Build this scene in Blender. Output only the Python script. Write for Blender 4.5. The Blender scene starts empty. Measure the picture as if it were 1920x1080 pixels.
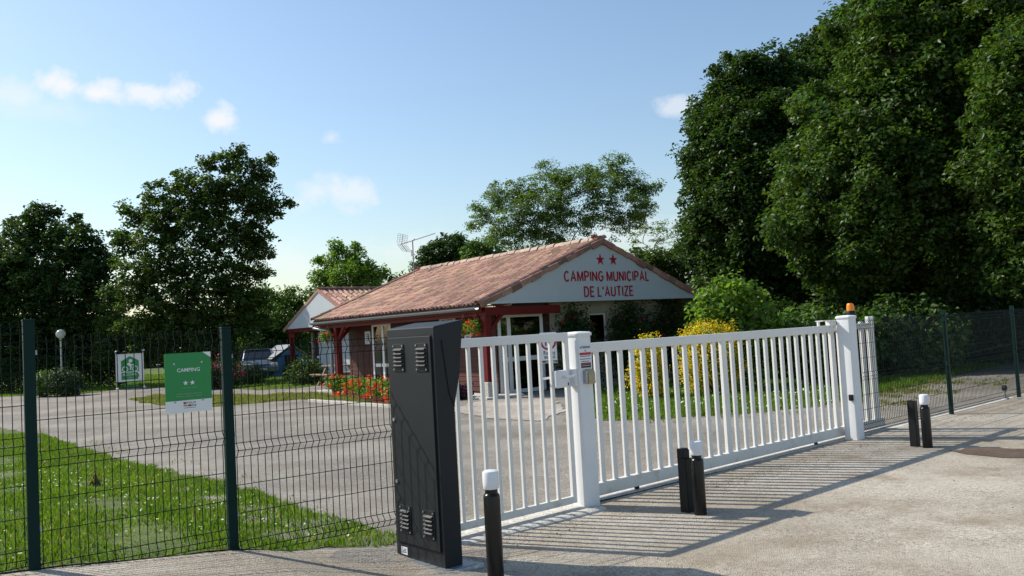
import bpy, bmesh, math, random
import numpy as np
from mathutils import Vector, Matrix
from mathutils.geometry import delaunay_2d_cdt

random.seed(7)
rng = np.random.default_rng(11)
SC = bpy.context.scene
COL = SC.collection
R = math.radians

# ------------------------------------------------------------------ camera
F = 1580.0                                   # focal length in pixels of a 1920 wide frame
ROLL = math.atan(0.0557)
PITCH = math.atan(80 * math.cos(ROLL) / F)
EYE = np.array([0.0, 0.0, 1.7])
_cp, _sp, _c, _s = math.cos(PITCH), math.sin(PITCH), math.cos(ROLL), math.sin(ROLL)
FW = np.array([0, _cp, _sp])
_r0, _u0 = np.array([1.0, 0, 0]), np.array([0, -_sp, _cp])
RT = _r0 * _c - _u0 * _s
UP = _u0 * _c + _r0 * _s
cd = bpy.data.cameras.new('camera')
cam = bpy.data.objects.new('camera', cd)
COL.objects.link(cam)
cd.sensor_width = 36.0
cd.lens = F / 1920 * 36.0
cd.clip_start = 0.05
cd.clip_end = 2000
cam.matrix_world = Matrix(((RT[0], UP[0], -FW[0], 0), (RT[1], UP[1], -FW[1], 0), (RT[2], UP[2], -FW[2], 1.7), (0, 0, 0, 1)))
SC.camera = cam

# ------------------------------------------------------------------ sun and sky
SUN_EL = R(41.0)
SUN_AZ = np.array([-0.927, 0.375])           # horizontal direction towards the sun
SUN_DIR = Vector((SUN_AZ[0] * math.cos(SUN_EL), SUN_AZ[1] * math.cos(SUN_EL), math.sin(SUN_EL)))
SKY_STRENGTH = 0.145
sd = bpy.data.lights.new('sun', 'SUN')
sd.energy = 4.9
sd.angle = R(0.53)
sd.color = (1.0, 0.94, 0.85)
so = bpy.data.objects.new('sun', sd)
COL.objects.link(so)
so.rotation_euler = SUN_DIR.to_track_quat('Z', 'Y').to_euler()
so.location = (-30, 12, 30)

SC.view_settings.view_transform = 'Standard'
SC.view_settings.look = 'None'
SC.view_settings.exposure = 0.12
SC.view_settings.gamma = 1.0
SC.view_settings.use_curve_mapping = False

def ray(x, y):
    d = FW * F + RT * (x - 960) - UP * (y - 540)
    return d / np.linalg.norm(d)

def at(x, y, Y):                              # the point seen at a pixel, at distance Y
    d = ray(x, y)
    return EYE + d * (Y / d[1])

world = bpy.data.worlds.new('World')
SC.world = world
world.use_nodes = True
wn, wl = world.node_tree.nodes, world.node_tree.links
wn.clear()

def N(nodes, kind, **kw):
    n = nodes.new(kind)
    for k, v in kw.items():
        setattr(n, k, v)
    return n

def build_world():
    out = N(wn, 'ShaderNodeOutputWorld')
    bg = N(wn, 'ShaderNodeBackground')
    bg.inputs[1].default_value = SKY_STRENGTH
    sky = N(wn, 'ShaderNodeTexSky', sky_type='NISHITA')
    sky.sun_disc = False
    sky.sun_elevation = SUN_EL
    sky.sun_rotation = math.atan2(SUN_AZ[0], SUN_AZ[1])
    sky.altitude = 20
    sky.air_density = 1.3
    sky.dust_density = 0.95
    sky.ozone_density = 3.2
    tc = N(wn, 'ShaderNodeTexCoord')
    def math_(op, a, b=None, clamp=False):
        m = N(wn, 'ShaderNodeMath', operation=op)
        m.use_clamp = clamp
        for i, v in enumerate((a, b)):
            if v is None:
                continue
            if isinstance(v, (int, float)):
                m.inputs[i].default_value = v
            else:
                wl.new(v, m.inputs[i])
        return m.outputs[0]
    def noise(scale, detail, rough):
        nz = N(wn, 'ShaderNodeTexNoise')
        nz.inputs['Scale'].default_value = scale
        nz.inputs['Detail'].default_value = detail
        nz.inputs['Roughness'].default_value = rough
        wl.new(tc.outputs['Generated'], nz.inputs['Vector'])
        return nz.outputs['Fac']
    n1 = noise(34, 6, 0.62)
    n2 = noise(11, 5, 0.6)
    def dot(vec):
        d = N(wn, 'ShaderNodeVectorMath', operation='DOT_PRODUCT')
        wl.new(tc.outputs['Generated'], d.inputs[0])
        d.inputs[1].default_value = tuple(float(v) for v in vec)
        return d.outputs['Value']
    total = None
    # cumulus puffs: (bearing pixel, half width, half height, density), all at infinity
    puffs = [(118, 158, 50, 28, .95), (175, 170, 52, 28, .95), (275, 175, 44, 24, .8), (335, 172, 44, 32, 1.0), (412, 228, 38, 30, .9), (20, 175, 60, 26, .5),
             (585, 362, 55, 34, .62), (655, 362, 55, 34, .62), (1270, 200, 46, 20, .55), (623, 258, 22, 16, .42), (800, 470, 120, 32, .5),
             (560, 490, 80, 36, .38), (1150, 440, 160, 46, .38), (80, 205, 120, 24, .22), (880, 470, 60, 26, .5)]
    for x, y, a, b, k in puffs:
        d0 = ray(x, y)
        rt = np.cross(d0, [0, 0, 1.0]); rt /= np.linalg.norm(rt)
        up = np.cross(rt, d0)
        px = math_('MULTIPLY', dot(rt), F / a)
        py = math_('MULTIPLY', dot(up), F / b)
        # flatter underside: stretch above, squeeze below
        d2 = math_('ADD', math_('MULTIPLY', px, px), math_('MULTIPLY', py, py))
        front = math_('GREATER_THAN', dot(d0), 0.5)
        m = math_('SUBTRACT', 1.0, math_('SQRT', d2))
        wob = math_('MULTIPLY', math_('SUBTRACT', n1, 0.5), 2.3)
        wob = math_('ADD', wob, math_('MULTIPLY', math_('SUBTRACT', n2, 0.5), 1.3))
        m = math_('MULTIPLY', math_('ADD', m, wob), 1.25, True)
        m = math_('MULTIPLY', math_('MULTIPLY', m, k), front)
        total = m if total is None else math_('MAXIMUM', total, m)
    mix = N(wn, 'ShaderNodeMix', data_type='RGBA')
    wl.new(total, mix.inputs['Factor'])
    wl.new(sky.outputs[0], mix.inputs['A'])
    v = 0.90 / SKY_STRENGTH
    mix.inputs['B'].default_value = (v * .97, v * .985, v, 1)
    wl.new(mix.outputs['Result'], bg.inputs[0])
    wl.new(bg.outputs[0], out.inputs[0])
build_world()

# ------------------------------------------------------------------ materials
MATS = {}

def mat(name, c1, c2=None, scale=6.0, rough=0.7, bump=0.0, bscale=None, metal=0.0, spec=0.4, obj_random=0.0, island=0.0,
        detail=5.0, trans=0.0, coords='Object', coat=0.0, dirt=None):
    """procedural surface: two tones mixed by noise, optional per-piece variation, bump, translucency"""
    m = bpy.data.materials.new(name)
    m.use_nodes = True
    nt, ln = m.node_tree.nodes, m.node_tree.links
    b = nt['Principled BSDF']
    out = nt['Material Output']
    b.inputs['Roughness'].default_value = rough
    b.inputs['Metallic'].default_value = metal
    b.inputs['Specular IOR Level'].default_value = spec
    b.inputs['Coat Weight'].default_value = coat
    c2 = c2 or tuple(v * 0.8 for v in c1)
    tc = N(nt, 'ShaderNodeTexCoord')
    nz = N(nt, 'ShaderNodeTexNoise')
    nz.inputs['Scale'].default_value = scale
    nz.inputs['Detail'].default_value = detail
    nz.inputs['Roughness'].default_value = 0.65
    ln.new(tc.outputs[coords], nz.inputs['Vector'])
    ramp = N(nt, 'ShaderNodeValToRGB')
    ramp.color_ramp.elements[0].position = 0.3
    ramp.color_ramp.elements[1].position = 0.7
    ramp.color_ramp.elements[0].color = (*c1, 1)
    ramp.color_ramp.elements[1].color = (*c2, 1)
    ln.new(nz.outputs['Fac'], ramp.inputs[0])
    col = ramp.outputs[0]
    if obj_random or island:
        hsv = N(nt, 'ShaderNodeHueSaturation')
        ln.new(col, hsv.inputs['Color'])
        if obj_random:
            src = N(nt, 'ShaderNodeObjectInfo').outputs['Random']
            if island:
                ad = N(nt, 'ShaderNodeMath', operation='ADD')
                fr = N(nt, 'ShaderNodeMath', operation='FRACT')
                ln.new(src, ad.inputs[0])
                ln.new(N(nt, 'ShaderNodeNewGeometry').outputs['Random Per Island'], ad.inputs[1])
                ln.new(ad.outputs[0], fr.inputs[0])
                src = fr.outputs[0]
        else:
            src = N(nt, 'ShaderNodeNewGeometry').outputs['Random Per Island']
        amt = max(obj_random, island)
        mr = N(nt, 'ShaderNodeMapRange')
        mr.inputs['To Min'].default_value = 1 - amt
        mr.inputs['To Max'].default_value = 1 + amt
        ln.new(src, mr.inputs['Value'])
        ln.new(mr.outputs[0], hsv.inputs['Value'])
        hr = N(nt, 'ShaderNodeMapRange')
        hr.inputs['To Min'].default_value = 0.5 + amt * 0.05
        hr.inputs['To Max'].default_value = 0.5 - amt * 0.05
        sq = N(nt, 'ShaderNodeMath', operation='FRACT')
        mu = N(nt, 'ShaderNodeMath', operation='MULTIPLY')
        mu.inputs[1].default_value = 7.31
        ln.new(src, mu.inputs[0]); ln.new(mu.outputs[0], sq.inputs[0]); ln.new(sq.outputs[0], hr.inputs['Value'])
        ln.new(hr.outputs[0], hsv.inputs['Hue'])
        col = hsv.outputs[0]
    if dirt:                                   # blotchy wear: (colour, scale, threshold)
        dz = N(nt, 'ShaderNodeTexNoise')
        dz.inputs['Scale'].default_value = dirt[1]
        dz.inputs['Detail'].default_value = 8
        dz.inputs['Roughness'].default_value = 0.7
        ln.new(tc.outputs[coords], dz.inputs['Vector'])
        dr = N(nt, 'ShaderNodeMapRange')
        dr.inputs['From Min'].default_value = dirt[2]
        dr.inputs['From Max'].default_value = dirt[2] + 0.22
        dr.inputs['To Max'].default_value = dirt[3] if len(dirt) > 3 else 0.8
        ln.new(dz.outputs['Fac'], dr.inputs['Value'])
        mx = N(nt, 'ShaderNodeMix', data_type='RGBA')
        ln.new(dr.outputs[0], mx.inputs['Factor'])
        ln.new(col, mx.inputs['A'])
        mx.inputs['B'].default_value = (*dirt[0], 1)
        col = mx.outputs['Result']
    ln.new(col, b.inputs['Base Color'])
    if bump:
        bz = nz
        if bscale:
            bz = N(nt, 'ShaderNodeTexNoise')
            bz.inputs['Scale'].default_value = bscale
            bz.inputs['Detail'].default_value = 4
            ln.new(tc.outputs[coords], bz.inputs['Vector'])
        bp = N(nt, 'ShaderNodeBump')
        bp.inputs['Strength'].default_value = bump
        bp.inputs['Distance'].default_value = 0.02
        ln.new(bz.outputs['Fac'], bp.inputs['Height'])
        ln.new(bp.outputs[0], b.inputs['Normal'])
    if trans:
        tr = N(nt, 'ShaderNodeBsdfTranslucent')
        br = N(nt, 'ShaderNodeMix', data_type='RGBA', blend_type='MULTIPLY')
        br.inputs['Factor'].default_value = 1
        ln.new(col, br.inputs['A'])
        br.inputs['B'].default_value = (1.75, 1.8, 0.7, 1)
        ln.new(br.outputs['Result'], tr.inputs['Color'])
        ms = N(nt, 'ShaderNodeMixShader')
        ms.inputs[0].default_value = trans
        ln.new(b.outputs[0], ms.inputs[1]); ln.new(tr.outputs[0], ms.inputs[2])
        ln.new(ms.outputs[0], out.inputs['Surface'])
    MATS[name] = m
    return m

def ground_mat(name, base, light, dark, speck, big, stain=None, stain_amt=0.5, bump=0.6, rough=0.9):
    """stony surface: wide tonal patches, pebbles as speckle, blotches of dirt"""
    m = bpy.data.materials.new(name)
    m.use_nodes = True
    nt, ln = m.node_tree.nodes, m.node_tree.links
    b = nt['Principled BSDF']
    b.inputs['Roughness'].default_value = rough
    b.inputs['Specular IOR Level'].default_value = 0.25
    tc = N(nt, 'ShaderNodeTexCoord')
    def noise(scale, det=4, rg=.6):
        z = N(nt, 'ShaderNodeTexNoise')
        z.inputs['Scale'].default_value = scale; z.inputs['Detail'].default_value = det; z.inputs['Roughness'].default_value = rg
        ln.new(tc.outputs['Object'], z.inputs['Vector'])
        return z.outputs['Fac']
    def rmap(src, a, c, lo=0.0, hi=1.0):
        r = N(nt, 'ShaderNodeMapRange')
        r.inputs['From Min'].default_value = a; r.inputs['From Max'].default_value = c
        r.inputs['To Min'].default_value = lo; r.inputs['To Max'].default_value = hi
        ln.new(src, r.inputs['Value'])
        return r.outputs[0]
    def mix(f, a, c, mode='MIX'):
        x = N(nt, 'ShaderNodeMix', data_type='RGBA', blend_type=mode)
        for sock, v in (('Factor', f), ('A', a), ('B', c)):
            if isinstance(v, tuple):
                x.inputs[sock].default_value = (*v, 1)
            elif isinstance(v, (int, float)):
                x.inputs[sock].default_value = v
            else:
                ln.new(v, x.inputs[sock])
        return x.outputs['Result']
    broad = noise(big, 7, .68)
    col = mix(rmap(broad, .40, .60), base, light)
    vor = N(nt, 'ShaderNodeTexVoronoi')
    vor.inputs['Scale'].default_value = speck
    ln.new(tc.outputs['Object'], vor.inputs['Vector'])
    sep = N(nt, 'ShaderNodeSeparateColor')
    ln.new(vor.outputs['Color'], sep.inputs[0])
    peb = rmap(sep.outputs[0], 0, 1, .55, 1.42)
    cc = N(nt, 'ShaderNodeCombineColor')
    for i in range(3):
        ln.new(peb, cc.inputs[i])
    stony = rmap(noise(big * 2.6, 7, .7), .38, .60, .25, 1.0)      # where the stones show through the fines
    col = mix(stony, col, mix(1.0, col, cc.outputs[0], 'MULTIPLY'))
    col = mix(rmap(noise(speck * .32, 3, .7), .58, .72, 0, .8), col, dark)
    if stain:
        col = mix(rmap(noise(big * 1.9, 9, .74), .50, .66, 0, stain_amt), col, stain)
    ln.new(col, b.inputs['Base Color'])
    bp = N(nt, 'ShaderNodeBump')
    bp.inputs['Strength'].default_value = bump
    bp.inputs['Distance'].default_value = 0.012
    ln.new(vor.outputs['Distance'], bp.inputs['Height'])
    bp2 = N(nt, 'ShaderNodeBump')
    bp2.inputs['Strength'].default_value = 0.35
    bp2.inputs['Distance'].default_value = 0.05
    ln.new(noise(3.5, 6, .65), bp2.inputs['Height'])
    ln.new(bp.outputs[0], bp2.inputs['Normal'])
    ln.new(bp2.outputs[0], b.inputs['Normal'])
    MATS[name] = m
    return m

ground_mat('asphalt', (.205, .185, .155), (.320, .290, .243), (.085, .075, .065), 58, .30, (.165, .14, .10), .55)
ground_mat('aggregate', (.335, .287, .215), (.50, .445, .358), (.13, .11, .085), 85, .38, (.235, .18, .115), .75)
ground_mat('gravel_bed', (.36, .31, .25), (.46, .42, .36), (.16, .14, .12), 30, .8, (.25, .2, .14), .4, bump=.9)
ground_mat('dirt', (.105, .075, .055), (.145, .10, .072), (.08, .06, .05), 60, 1.2, (.12, .09, .07), .5)
ground_mat('soil', (.07, .105, .02), (.11, .145, .03), (.04, .05, .015), 40, .9, (.16, .15, .06), .4)
ground_mat('concrete', (.48, .455, .40), (.58, .555, .50), (.28, .26, .22), 70, 2.0, (.36, .33, .27), .45, bump=.25)
mat('white_paint', (.80, .785, .745), (.74, .725, .685), 3, .42, .04, 60, spec=.4, dirt=((.50, .49, .43), 5.5, .60, .55))
mat('white_paint_grimy', (.74, .725, .68), (.66, .64, .59), 3, .5, .05, 60, spec=.3, dirt=((.36, .33, .26), 7, .52, .7))
mat('pillar_paint', (.80, .805, .80), (.74, .75, .75), 2.2, .6, .10, 180, dirt=((.5, .49, .45), 3.0, .62, .5))
mat('white_plastic', (.78, .79, .80), (.72, .73, .75), 4, .38, dirt=((.5, .49, .46), 18, .62, .5))
mat('black_paint', (.005, .005, .006), (.008, .008, .009), 9, .22, .04, 90, spec=.35, dirt=((.035, .032, .028), 14, .62, .45))
mat('black_plastic', (.008, .008, .009), (.013, .013, .014), 9, .5, .05, 120, spec=.25, dirt=((.04, .037, .032), 10, .63, .4))
mat('cabinet_paint', (.012, .015, .0175), (.0145, .018, .021), 3, .55, .06, 350, spec=.3, dirt=((.045, .045, .044), 5, .62, .35))
mat('cabinet_gap', (.006, .006, .007), None, 3, .8)
mat('galvanised', (.42, .44, .46), (.34, .36, .38), 8, .45, .05, 50, metal=.6)
mat('zinc', (.30, .33, .36), (.24, .27, .30), 5, .45, .05, 30, metal=.5)
mat('fence_green', (.0035, .021, .019), (.005, .027, .024), 6, .5, .04, 90, spec=.12, dirt=((.018, .03, .028), 9, .64, .3))
mat('wire_green', (.004, .010, .012), (.006, .014, .015), 6, .6, spec=.12)
mat('sign_green', (.015, .26, .065), (.018, .24, .062), 2, .35)
mat('sign_white', (.78, .79, .80), (.74, .75, .77), 3, .4)
mat('sign_print_white', (.80, .82, .80), (.77, .79, .78), 3, .45)
mat('sign_red', (.45, .03, .045), (.40, .03, .045), 3, .45)
mat('sign_black', (.025, .025, .03), None, 3, .5)
mat('sign_pale', (.32, .55, .36), None, 3, .5)
mat('brass', (.45, .36, .20), (.36, .29, .17), 20, .45, .06, 60, metal=.45)
mat('amber', (.80, .30, .012), (.74, .26, .01), 4, .25, spec=.6, trans=.25)
mat('terracotta', (.56, .345, .245), (.41, .225, .155), 5, .85, .25, 26, obj_random=.42, island=.42, dirt=((.20, .15, .12), 6, .57, .8))
mat('ridge_tile', (.50, .38, .29), (.42, .27, .20), 5, .85, .25, 22, obj_random=.16, dirt=((.55, .50, .42), 7, .52, .8))
mat('verge_tile', (.34, .185, .135), (.24, .125, .095), 5, .85, .3, 22, obj_random=.42, dirt=((.17, .15, .12), 6, .55, .7))
mat('roof_deck', (.085, .042, .032), (.055, .028, .022), 6, .9)
mat('gable_paint', (.49, .53, .55), (.46, .50, .525), .8, .7, .04, 60, dirt=((.38, .40, .41), 2.2, .6, .4))
mat('cream_render', (.38, .35, .275), (.33, .30, .235), 1.5, .9, .12, 90, dirt=((.42, .38, .30), 1.8, .6, .5))
mat('red_paint', (.135, .008, .007), (.105, .006, .006), 4, .55, .05, 40, spec=.25, dirt=((.09, .010, .010), 4, .6, .5))
mat('letter_red', (.36, .012, .030), (.33, .012, .028), 3, .45)
mat('plank_wood', (.088, .018, .011), (.054, .012, .008), 9, .65, .2, 40, obj_random=.2)
mat('brown_wall', (.045, .016, .013), (.034, .012, .010), 6, .7, .15, 40)
mat('frame_white', (.74, .74, .72), (.69, .69, .67), 4, .4)
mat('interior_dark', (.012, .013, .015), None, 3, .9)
mat('curtain', (.36, .40, .41), (.30, .33, .35), 12, .9)
mat('bare_wood', (.30, .22, .13), (.24, .17, .10), 9, .7)
mat('paper', (.62, .63, .62), (.42, .44, .47), 9, .7)
mat('bark', (.085, .070, .052), (.050, .040, .030), 7, .95, .6, 14)
mat('grey_bark', (.12, .11, .095), (.07, .06, .05), 7, .95, .6, 14)
mat('leaf_maple', (.032, .076, .016), (.078, .128, .024), .8, .45, island=.46, trans=.36, spec=.30)
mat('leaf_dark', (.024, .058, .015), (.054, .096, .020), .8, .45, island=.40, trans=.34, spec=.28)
mat('leaf_plane', (.044, .080, .017), (.062, .104, .022), .7, .45, island=.40, trans=.40, spec=.30)
mat('leaf_locust', (.082, .146, .028), (.112, .178, .036), .7, .5, island=.35, trans=.38, spec=.35)
mat('leaf_bright', (.060, .125, .020), (.082, .150, .026), .9, .48, island=.38, trans=.36, spec=.3)
mat('leaf_fresh', (.105, .195, .026), (.135, .225, .032), .9, .48, island=.34, trans=.42, spec=.3)
mat('leaf_lime', (.16, .25, .035), (.20, .28, .04), .9, .5, island=.3, trans=.35)
mat('leaf_golden', (.60, .42, .015), (.68, .52, .03), 1.4, .5, island=.3, trans=.35)
mat('leaf_hedge', (.024, .052, .012), (.038, .076, .016), 1.2, .5, island=.4, trans=.2, spec=.25)
mat('leaf_geranium', (.10, .21, .025), (.15, .27, .03), 3, .5, island=.3, trans=.3)
mat('leaf_rust', (.24, .15, .025), (.17, .16, .025), 3, .5, island=.4, trans=.3)
mat('leaf_purple', (.055, .012, .030), (.035, .010, .022), 3, .45, island=.4, trans=.15)
mat('petal_red', (.70, .035, .018), (.78, .10, .03), 3, .5, island=.25, trans=.25)
mat('petal_rose', (.38, .010, .022), (.46, .016, .028), 3, .55, island=.3, trans=.2)
mat('petal_pink', (.34, .025, .10), (.42, .05, .16), 3, .5, island=.3, trans=.25)
mat('petal_white', (.78, .79, .72), (.70, .72, .62), 3, .6, trans=.2)
mat('grass_blade', (.076, .148, .010), (.130, .205, .020), 1.3, .55, island=.45, trans=.38, spec=.25)
mat('grass_straw', (.34, .30, .13), (.42, .38, .20), .8, .6, island=.35, trans=.3)
mat('grass_dry', (.17, .19, .05), (.22, .22, .075), .8, .6, island=.4, trans=.3)
mat('grit', (.30, .26, .20), (.16, .135, .105), 30, .9, island=.5)
mat('globe', (.55, .57, .60), None, 3, .25, trans=.2)
mat('car_paint', (.16, .20, .27), (.14, .18, .25), 3, .22, metal=.35, coat=.6)
mat('car_glass', (.010, .012, .015), None, 3, .06, spec=.6)
mat('rubber', (.018, .018, .018), None, 9, .8)
mat('tent_blue', (.06, .19, .42), (.08, .23, .48), 3, .75, trans=.3)
mat('tarp_white', (.36, .39, .44), None, 3, .7, trans=.2)
mat('pot_clay', (.33, .115, .06), (.27, .09, .05), 6, .85)

def glass_mat():
    m = bpy.data.materials.new('window_glass')
    m.use_nodes = True
    nt, ln = m.node_tree.nodes, m.node_tree.links
    b = nt['Principled BSDF']
    b.inputs['Base Color'].default_value = (.55, .60, .60, 1)
    b.inputs['Roughness'].default_value = .03
    tr = N(nt, 'ShaderNodeBsdfTransparent')
    gl = N(nt, 'ShaderNodeBsdfGlossy')
    gl.inputs['Roughness'].default_value = .03
    tr.inputs[0].default_value = (.55, .60, .58, 1)
    fr = N(nt, 'ShaderNodeFresnel')
    fr.inputs[0].default_value = 1.6
    ms = N(nt, 'ShaderNodeMixShader')
    ln.new(fr.outputs[0], ms.inputs[0]); ln.new(tr.outputs[0], ms.inputs[1]); ln.new(gl.outputs[0], ms.inputs[2])
    ln.new(ms.outputs[0], nt['Material Output'].inputs['Surface'])
    MATS['window_glass'] = m
glass_mat()

# ------------------------------------------------------------------ building helpers
def tag(o, label=None, cat=None, group=None, kind=None):
    if label: o['label'] = label
    if cat: o['category'] = cat
    if group: o['group'] = group
    if kind: o['kind'] = kind
    return o

def thing(name, label, cat, loc=(0, 0, 0), rz=0.0, group=None):
    o = bpy.data.objects.new(name, None)
    o.empty_display_size = .2
    COL.objects.link(o)
    o.location = tuple(float(v) for v in loc)
    o.rotation_euler = (0, 0, rz)
    return tag(o, label, cat, group)

def link(name, me, parent=None, loc=(0, 0, 0), rot=(0, 0, 0), scale=None):
    o = bpy.data.objects.new(name, me)
    COL.objects.link(o)
    o.parent = parent
    o.location = tuple(float(v) for v in loc)
    o.rotation_euler = rot
    if scale: o.scale = scale
    return o

def np_mesh(name, verts, tris, m, smooth=False):
    me = bpy.data.meshes.new(name)
    verts = np.ascontiguousarray(verts, dtype=np.float32).reshape(-1, 3)
    tris = np.ascontiguousarray(tris, dtype=np.int32).reshape(-1, 3)
    me.vertices.add(len(verts)); me.vertices.foreach_set('co', verts.ravel())
    me.loops.add(tris.size); me.loops.foreach_set('vertex_index', tris.ravel())
    me.polygons.add(len(tris))
    me.polygons.foreach_set('loop_start', np.arange(0, tris.size, 3, dtype=np.int32))
    me.polygons.foreach_set('loop_total', np.full(len(tris), 3, dtype=np.int32))
    if smooth:
        me.polygons.foreach_set('use_smooth', np.ones(len(tris), dtype=bool))
    me.update(calc_edges=True)
    me.materials.append(MATS[m])
    return me

class MB:
    def __init__(self):
        self.v, self.f = [], []
    def add(self, vs, fs):
        o = len(self.v)
        self.v += [tuple(float(c) for c in p) for p in vs]
        self.f += [tuple(i + o for i in q) for q in fs]
        return self
    def box(self, x0, x1, y0, y1, z0, z1):
        return self.add([(x0, y0, z0), (x1, y0, z0), (x1, y1, z0), (x0, y1, z0), (x0, y0, z1), (x1, y0, z1), (x1, y1, z1), (x0, y1, z1)],
                        [(3, 2, 1, 0), (4, 5, 6, 7), (0, 1, 5, 4), (1, 2, 6, 5), (2, 3, 7, 6), (3, 0, 4, 7)])
    def obox(self, c, ax, ay, az, sx, sy, sz):
        c, ax, ay, az = (np.array(q, float) for q in (c, ax, ay, az))
        vs = [c + ax * sx * i + ay * sy * j + az * sz * k for k in (-.5, .5) for i, j in ((-.5, -.5), (.5, -.5), (.5, .5), (-.5, .5))]
        return self.add(vs, [(3, 2, 1, 0), (4, 5, 6, 7), (0, 1, 5, 4), (1, 2, 6, 5), (2, 3, 7, 6), (3, 0, 4, 7)])
    def prism(self, poly, axis, a, b):
        """poly: 2D points; axis x/y/z: extruded along it from a to b"""
        def P(p, t):
            return {'x': (t, p[0], p[1]), 'y': (p[0], t, p[1]), 'z': (p[0], p[1], t)}[axis]
        n = len(poly)
        vs = [P(p, a) for p in poly] + [P(p, b) for p in poly]
        fs = [tuple(range(n - 1, -1, -1)), tuple(range(n, 2 * n))] + [(i, (i + 1) % n, n + (i + 1) % n, n + i) for i in range(n)]
        return self.add(vs, fs)
    def tube(self, pts, rad, n=8, cap=True):
        pts = [np.array(p, float) for p in pts]
        if isinstance(rad, (int, float)): rad = [rad] * len(pts)
        vs, fs = [], []
        for i, p in enumerate(pts):
            t = pts[min(i + 1, len(pts) - 1)] - pts[max(i - 1, 0)]
            t = t / (np.linalg.norm(t) + 1e-9)
            h = np.array([0, 0, 1.0]) if abs(t[2]) < .9 else np.array([1.0, 0, 0])
            a = np.cross(t, h); a /= np.linalg.norm(a); b = np.cross(t, a)
            for k in range(n):
                w = 2 * math.pi * (k + .5) / n
                vs.append(p + (a * math.cos(w) + b * math.sin(w)) * rad[i])
        for i in range(len(pts) - 1):
            for k in range(n):
                fs.append((i * n + k, i * n + (k + 1) % n, (i + 1) * n + (k + 1) % n, (i + 1) * n + k))
        if cap:
            fs += [tuple(range(n)), tuple(range(len(vs) - 1, len(vs) - n - 1, -1))]
        return self.add(vs, fs)
    def lathe(self, prof, n=20, c=(0, 0, 0)):
        vs, fs = [], []
        for r, z in prof:
            for k in range(n):
                w = 2 * math.pi * k / n
                vs.append((c[0] + r * math.cos(w), c[1] + r * math.sin(w), c[2] + z))
        for i in range(len(prof) - 1):
            for k in range(n):
                fs.append((i * n + k, i * n + (k + 1) % n, (i + 1) * n + (k + 1) % n, (i + 1) * n + k))
        fs += [tuple(range(n - 1, -1, -1)), tuple(range((len(prof) - 1) * n, len(prof) * n))]
        return self.add(vs, fs)
    def mesh(self, name, m, smooth=False):
        me = bpy.data.meshes.new(name)
        me.from_pydata(self.v, [], self.f)
        bm = bmesh.new(); bm.from_mesh(me)
        bmesh.ops.recalc_face_normals(bm, faces=bm.faces)
        bm.to_mesh(me); bm.free()
        if smooth:
            me.polygons.foreach_set('use_smooth', [True] * len(me.polygons))
        me.materials.append(MATS[m])
        me.update()
        return me
    def build(self, name, m, parent=None, bevel=0.0, smooth=False, loc=(0, 0, 0), rot=(0, 0, 0)):
        o = link(name, self.mesh(name, m, smooth), parent, loc, rot)
        if bevel:
            b = o.modifiers.new('bevel', 'BEVEL')
            b.width = bevel; b.segments = 2; b.limit_method = 'ANGLE'
            b.harden_normals = False
        if smooth:
            auto_smooth(o.data)
        return o

def auto_smooth(me, ang=40):
    bm = bmesh.new(); bm.from_mesh(me)
    for e in bm.edges:
        if len(e.link_faces) == 2 and e.calc_face_angle(0) > R(ang):
            e.smooth = False
    bm.to_mesh(me); bm.free()

def bx(name, m, parent, x0, x1, y0, y1, z0, z1, bevel=0.0):
    return MB().box(x0, x1, y0, y1, z0, z1).build(name, m, parent, bevel)

def rrect(x0, x1, y0, y1, r, n=4):
    p = []
    for cx, cy, a in ((x1 - r, y1 - r, 0), (x0 + r, y1 - r, 90), (x0 + r, y0 + r, 180), (x1 - r, y0 + r, 270)):
        for k in range(n + 1):
            w = R(a + 90 * k / n)
            p.append((cx + r * math.cos(w), cy + r * math.sin(w)))
    return p

def star(cx, cy, r, r2=None):
    r2 = r2 or r * .40
    return [(cx + (r if i % 2 == 0 else r2) * math.sin(math.pi * i / 5), cy + (r if i % 2 == 0 else r2) * math.cos(math.pi * i / 5)) for i in range(10)]

def text_part(name, s, m, parent, x0, x1, z0, z1, y, bold=0.0, depth=.004, flip=False):
    """flat lettering fitted in the x-z box, on the plane y, facing -y"""
    cu = bpy.data.curves.new(name, 'FONT')
    cu.body = s
    cu.align_x = 'CENTER'
    cu.offset = bold
    cu.extrude = .01
    cu.resolution_u = 2
    o = bpy.data.objects.new(name, cu)
    COL.objects.link(o)
    dg = bpy.context.evaluated_depsgraph_get()
    me = bpy.data.meshes.new_from_object(o.evaluated_get(dg))
    bpy.data.objects.remove(o)
    bpy.data.curves.remove(cu)
    co = np.empty(len(me.vertices) * 3, np.float32)
    me.vertices.foreach_get('co', co)
    co = co.reshape(-1, 3)
    lo, hi = co.min(0), co.max(0)
    q = np.empty_like(co)
    q[:, 0] = x0 + (co[:, 0] - lo[0]) / (hi[0] - lo[0]) * (x1 - x0)
    q[:, 2] = z0 + (co[:, 1] - lo[1]) / (hi[1] - lo[1]) * (z1 - z0)
    q[:, 1] = y - (co[:, 2] - lo[2]) / (hi[2] - lo[2]) * depth
    me.vertices.foreach_set('co', q.ravel())
    me.materials.clear()
    me.materials.append(MATS[m])
    me.update()
    return link(name, me, parent)

def arc(cx, cy, rx, ry, a0, a1, n=10):
    return [(cx + rx * math.cos(R(a0 + (a1 - a0) * i / n)), cy + ry * math.sin(R(a0 + (a1 - a0) * i / n))) for i in range(n + 1)]

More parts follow.
